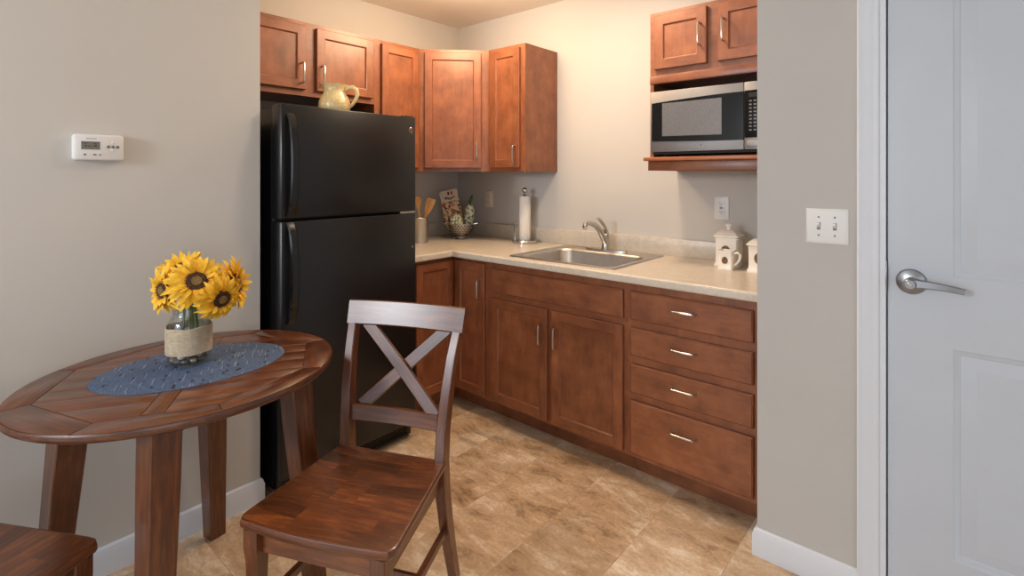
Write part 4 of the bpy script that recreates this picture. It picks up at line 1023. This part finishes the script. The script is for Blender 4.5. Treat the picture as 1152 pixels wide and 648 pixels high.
def sunflower(c, nrm, rad, label, drop=0.0, foot=(0, 0), np_=24, rs=1):
    c = V(c); nrm = V(nrm).normalized(); q = V((0, 0, 1)).rotation_difference(nrm).to_matrix(); rg = random.Random(rs)
    stem0 = J + V((foot[0], foot[1], .05))
    root = thing('sunflower', stem0, label, 'sunflower', 0, 'sunflowers in the jar')
    dr = rad * .36
    mb = MB()
    for layer, (cnt, tilt0, ln) in enumerate(((np_, .10, 1.0), (np_ - 3, .32, .90), (int(np_ * .6), .62, .62))):
        for k in range(cnt):
            a = 2 * PI * (k + .5 * layer + rg.uniform(-.25, .25)) / cnt; L = (rad - dr * .75) * ln * rg.uniform(.85, 1.12); W_ = rad * rg.uniform(.085, .130) * (1 if layer < 2 else .75)
            tilt = tilt0 + rg.uniform(-.25, .22); u = V((math.cos(a), math.sin(a), 0)); w = V((-math.sin(a), math.cos(a), 0)); twist = rg.uniform(-.8, .8); curl = rg.uniform(-.5, .25) - drop
            bm = bmesh.new(); rows = []; S = 6
            for i in range(S + 1):
                t = i / S; hw_ = W_ * (math.sin(PI * min(1, t * .86 + .14)) ** .7) * (1 if t < .97 else .25)
                if t == 1: hw_ = W_ * .06
                ang = tilt + curl * t * 1.2
                p = u * (dr * .72 + L * (t * math.cos(tilt) + 0)) + V((0, 0, L * (math.sin(tilt) * t + curl * t * t * .6) + .003 * layer))
                ww = (w * math.cos(twist * t) + V((0, 0, 1)) * math.sin(twist * t))
                fold = V((0, 0, -.18 * hw_))
                rows.append([bm.verts.new(c + q @ (p + ww * hw_)), bm.verts.new(c + q @ (p + fold)), bm.verts.new(c + q @ (p - ww * hw_))])
            tt = {}
            for i, r_ in enumerate(rows):
                for v in r_: tt[v] = i / S
            for r0, r1 in zip(rows, rows[1:]):
                for j in range(2): bm.faces.new((r0[j], r0[j + 1], r1[j + 1], r1[j]))
            mb.add(bm, recalc=False, uvfn=lambda v: (tt[v], .5))
    mb.build('petals', M['petal'], root, sharp=180)
    mb = MB(); mb.lathe([(0, -.004), (dr * .8, -.004), (dr, .002), (dr * .96, .007), (dr * .75, .011), (dr * .45, .011), (0, .010)], c, 30, axis=tuple(nrm)); ds = mb.build('seed_disc', M['disc'], root)
    for ring_r in (.93, .8, .66):
        pass
    mb = MB(); mb.lathe([(dr * .46, .0105), (dr * .40, .0130), (dr * .22, .0122), (0, .0115)], c, 24, axis=tuple(nrm)); mb.build('disc_centre', M['disc2'], ds)
    mb = MB()
    for k in range(26):
        a = 2 * PI * k / 26; o_ = V((dr * .92 * math.cos(a), dr * .92 * math.sin(a), .004)); t_ = o_ * 1.05 + V((0, 0, .008)); mb.tube([c + q @ o_, c + q @ t_], [.0022, .0008], 5)
    mb.build('florets', M['disc'], ds)
    neck = J + V((foot[0] * .6, foot[1] * .6, .175)); back = c - nrm * .03
    mb = MB(); mb.tube([stem0, (stem0 + neck) / 2, neck, (neck + back) / 2 + V((0, 0, .012)), back, c - nrm * .004], [.0035, .0038, .004, .004, .005, .011], 8); mb.build('stem', M['stem'], root)
    mb = MB()
    for k in range(9):
        a = 2 * PI * k / 9; u = V((math.cos(a), math.sin(a), 0)); w = V((-u.y, u.x, 0)); l_ = rad * .55
        mb.quads([[c + q @ (u * .008 + V((0, 0, -.007))), c + q @ (u * l_ * .5 + w * l_ * .16 + V((0, 0, -.010))), c + q @ (u * l_ + V((0, 0, -.006))), c + q @ (u * l_ * .5 - w * l_ * .16 + V((0, 0, -.010)))]])
    mb.build('sepals', M['leaf'], root)
    return root
cam = V((0, 0, 1.35))
def fdir(c, right, up): # facing roughly towards the viewer's side of the room, turned by right/up
    d = (cam - V(c)); d.z = 0; d.normalize(); r_ = V((-d.y, d.x, 0))
    return d + r_ * right + V((0, 0, up))
sunflower((-1.785, 0.578, 1.020), fdir((-1.785, .575, 1.018), .05, .60), .092, 'large central sunflower facing forward at the top of the bunch', drop=.30, foot=(.01, .0), rs=1, np_=27)
sunflower((-1.882, 0.518, 0.990), fdir((-1.905, .50, .990), -1.7, .10), .080, 'sunflower facing left on the left side of the bunch', drop=.35, foot=(-.02, -.015), rs=2, np_=22)
sunflower((-1.735, 0.630, 0.966), fdir((-1.745, .632, .972), .55, -.22), .078, 'lower sunflower hanging over the right side of the jar rim', drop=.55, foot=(.02, .02), rs=3, np_=22)
sunflower((-1.795, 0.695, 0.995), fdir((-1.845, .712, 1.020), 3.4, .7), .094, 'sunflower turned away at the right back of the bunch', drop=.15, foot=(.0, .03), rs=4, np_=24)
sunflower((-1.950, 0.590, 1.040), fdir((-1.945, .59, 1.045), -.8, 2.2), .074, 'smaller sunflower tipped up at the back of the bunch', drop=-.1, foot=(-.02, .02), rs=5, np_=20)

# ------------------------------------------------------------------ dining chairs
def make_chair(loc, rz, label):
    root = thing('dining_chair', loc, label, 'chair', rz, 'cross-back dining chairs')
    Bd = lambda mb, n, par=root: mb.build(n, M['acacia'], par, world=False)
    # seat: butcher-block boards running across, bowed front edge
    SZ, th = 0.455, 0.026
    xb, xf, wb, wf = -0.196, 0.200, 0.184, 0.224
    def half(x): t = (x - xb) / (xf - xb); return wb + (wf - wb) * t
    mb = MB((0, 1, 0)); rg = random.Random(5)
    nx, ny = 24, 16
    def P(i, j, z):
        t = i / nx; s = j / ny * 2 - 1; bow = 0.014 * (1 - s * s) * t
        x = xb + (xf - xb) * t + bow; h = half(xb + (xf - xb) * t)
        if t > .93: h -= .012 * ((t - .93) / .07) ** 2
        dip = -0.007 * max(0, 1 - ((t - .45) / .5) ** 2) * max(0, 1 - s * s)
        return V((x, s * h, z + dip))
    strips = [0, 3, 6, 9, 12, 15, 18, 21, 24]
    for a, b in zip(strips, strips[1:]):
        cuts = [0] + sorted(rg.sample(range(3, 14), 2)) + [16]
        if cuts[2] - cuts[1] < 3: cuts = [0, cuts[1], 16]
        for c, d in zip(cuts, cuts[1:]):
            mb.t = rg.uniform(.22, .95); fs = []
            for i in range(a, b):
                for j in range(c, d): fs.append([P(i, j, SZ), P(i + 1, j, SZ), P(i + 1, j + 1, SZ), P(i, j + 1, SZ)])
            mb.quads(fs, recalc=False)
    edge = [(i, 0) for i in range(nx)] + [(nx, j) for j in range(ny)] + [(i, ny) for i in range(nx, 0, -1)] + [(0, j) for j in range(ny, 0, -1)]
    cen = V((0, 0, 0)); rings = []
    for off, dz in ((0, 0), (.004, -.0015), (.006, -.006), (.006, -.018), (.003, -.024), (-.006, -.026)):
        r = []
        for i, j in edge:
            p = P(i, j, SZ); o = V((p.x - (xb + xf) / 2, p.y, 0)); o = V((math.copysign(min(1, abs(o.x) / .2) ** 8, o.x), math.copysign(min(1, abs(p.y) / half(p.x)) ** 8, p.y), 0))
            if o.length > 0: o.normalize()
            r.append(p + o * off + V((0, 0, dz)))
        rings.append(r)
    mb.t = .45
    mb.loft(rings, cap=False, g=(0, 1, 0), recalc=False); n = len(rings[-1])
    bm = bmesh.new(); bm.faces.new([bm.verts.new(p) for p in rings[-1][::-1]]); mb.add(bm, recalc=False)
    seat = Bd(mb, 'seat'); 
    # legs
    for s in (-1, 1):
        mb = MB(Z); y = s * .186; mb.t = .4
        mb.bar([(.202, y * 1.01, 0), (.192, y, .10), (.180, y * .99, .25), (.178, y, .34), (.184, y, .385), (.184, y, .430)], (0, 1, 0), [.030, .032, .037, .041, .042, .042], [.030, .032, .037, .041, .044, .044], .003); Bd(mb, 'leg')
        mb = MB(Z); mb.t = .42; yb = s * .170
        pts = [(-.315, yb * 1.0, 0), (-.282, yb * 1.0, .10), (-.247, yb * 1.0, .22), (-.220, yb, .34), (-.210, yb, .44), (-.214, yb * 1.02, .54), (-.232, yb * 1.06, .66), (-.258, yb * 1.10, .76), (-.284, yb * 1.14, .832)]
        mb.bar(pts, (0, 1, 0), [.030, .031, .033, .034, .034, .033, .032, .031, .030], [.034, .038, .044, .048, .048, .044, .040, .036, .033], .003); Bd(mb, 'back_leg')
        mb = MB(XD); mb.bar([(-.190, s * .163, .396), (.165, s * .188, .396)], (0, 0, 1), .064, .018, .002); Bd(mb, 'apron')
        mb = MB(XD); mb.bar([(-.243, s * .168, .205), (.180, s * .186, .205)], (0, 0, 1), .026, .018, .003); Bd(mb, 'stretcher')
    mb = MB(YDIR); mb.bar([(.176, -.172, .396), (.176, .172, .396)], (0, 0, 1), .064, .018, .002); Bd(mb, 'apron')
    mb = MB(YDIR); mb.bar([(-.20, -.158, .396), (-.20, .158, .396)], (0, 0, 1), .064, .018, .002); Bd(mb, 'apron')
    mb = MB(YDIR); mb.bar([(-.03, -.176, .205), (-.03, .176, .205)], (0, 0, 1), .026, .018, .003); Bd(mb, 'stretcher')
    # back: top rail, lower rail, crossing slats
    mb = MB(YDIR); pts = []; mb.t = .38
    up = V((-.28, 0, 1)).normalized()
    for k in range(13):
        s = k / 6 - 1; pts.append((-.293 - .020 * (1 - s * s), s * .218, .869))
    mb.bar(pts, up, .084, .026, .004, g=(0, 1, 0)); Bd(mb, 'top_rail')
    mb = MB(YDIR); pts = []; mb.t = .42
    for k in range(9):
        s = k / 4 - 1; pts.append((-.222 - .012 * (1 - s * s), s * .166, .556))
    mb.bar(pts, (-.15, 0, 1), .050, .020, .003, g=(0, 1, 0)); Bd(mb, 'lower_rail')
    for s, dx in ((-1, .006), (1, -.007)):
        mb = MB(Z); mb.t = .4
        a = V((-.306 + dx, s * .150, .836)); b = V((-.239 + dx, -s * .138, .573)); d = (b - a).normalized(); n_ = V((1, 0, .22)).normalized()
        pts = [a.lerp(b, t) + V((-.006 * math.sin(PI * t), 0, 0)) for t in (0, .25, .5, .75, 1)]
        mb.bar(pts, d.cross(n_), .040, .013, .002); Bd(mb, 'cross_slat')
    return root
make_chair((-1.306, 0.836, 0), R(-65.4), 'dark wood cross-back dining chair in front of the refrigerator')
F2 = V((-1.588, 0.300, 0)); a2 = R(24.3)
lc = V((.210, .215, 0)); off = Matrix.Rotation(a2, 3, 'Z') @ lc
ch2 = copy_tree(bpy.data.objects['dining_chair']); ch2.location = F2 - off; ch2.rotation_euler = (0, 0, a2)
ch2['label'] = 'dark wood dining chair cut off at the lower left edge, near the thermostat wall'

# ------------------------------------------------------------------ camera and light
cd_ = bpy.data.cameras.new('camera'); cam_o = bpy.data.objects.new('camera', cd_); col.objects.link(cam_o)
cam_o.location = (0, 0, 1.35); cam_o.rotation_euler = (R(90), 0, math.atan2(0.65254, 0.75775))
cd_.sensor_width = 36.0; cd_.lens = 583.0 / 1152 * 36; cd_.shift_y = -(324 - 197) / 1152; cd_.clip_start = 0.02
bpy.context.scene.camera = cam_o

def lamp(name, typ, loc, energy, color, target=None, **kw):
    l = bpy.data.lights.new(name, typ); l.energy = energy; l.color = color
    for k, v in kw.items(): setattr(l, k, v)
    o = bpy.data.objects.new(name, l); col.objects.link(o); o.location = loc
    if target is not None: o.rotation_euler = (V(target) - V(loc)).to_track_quat('-Z', 'Y').to_euler()
    return o
lamp('window_light', 'AREA', (-1.15, -2.9, 1.55), 37, (0.72, 0.86, 1.0), (-1.2, 1.0, 1.1), shape='RECTANGLE', size=2.2, size_y=1.6)
lamp('key_light', 'AREA', (-1.45, -2.1, 1.80), 33, (0.97, 0.97, 1.0), (-1.5, 2.0, 1.2), shape='DISK', size=0.5)
lamp('room_fill', 'AREA', (1.7, -1.2, 1.1), 13, (0.84, 0.92, 1.0), (-2.2, 0.2, 0.5), shape='RECTANGLE', size=1.6, size_y=1.4)
lamp('kitchen_light', 'POINT', (-2.00, 1.90, 2.28), 28, (1.0, 0.72, 0.46), shadow_soft_size=0.14)
lamp('sink_light', 'AREA', (-1.25, 1.99, 2.43), 14, (1.0, 0.78, 0.58), (-1.25, 2.0, 0.9), shape='DISK', size=0.22)
w = bpy.data.worlds.new('world'); bpy.context.scene.world = w; w.use_nodes = True
nt = w.node_tree; bg = nt.nodes['Background']
tc = nt.nodes.new('ShaderNodeTexCoord'); sp = nt.nodes.new('ShaderNodeSeparateXYZ'); nt.links.new(tc.outputs['Generated'], sp.inputs[0])
nt.links.new(ramp(nt, sp.outputs[2], [(0.0, (0.72, 0.74, 0.78, 1)), (0.5, (0.84, 0.88, 0.94, 1)), (1.0, (0.9, 0.95, 1.0, 1))]), bg.inputs[0]); bg.inputs[1].default_value = 0.76
sc = bpy.context.scene
sc.view_settings.view_transform = 'Standard'; sc.view_settings.look = 'None'; sc.view_settings.exposure = -0.10
sc.cycles.use_denoising = True
sc.cycles.max_bounces = 10; sc.cycles.transmission_bounces = 8; sc.cycles.caustics_reflective = False; sc.cycles.caustics_refractive = False
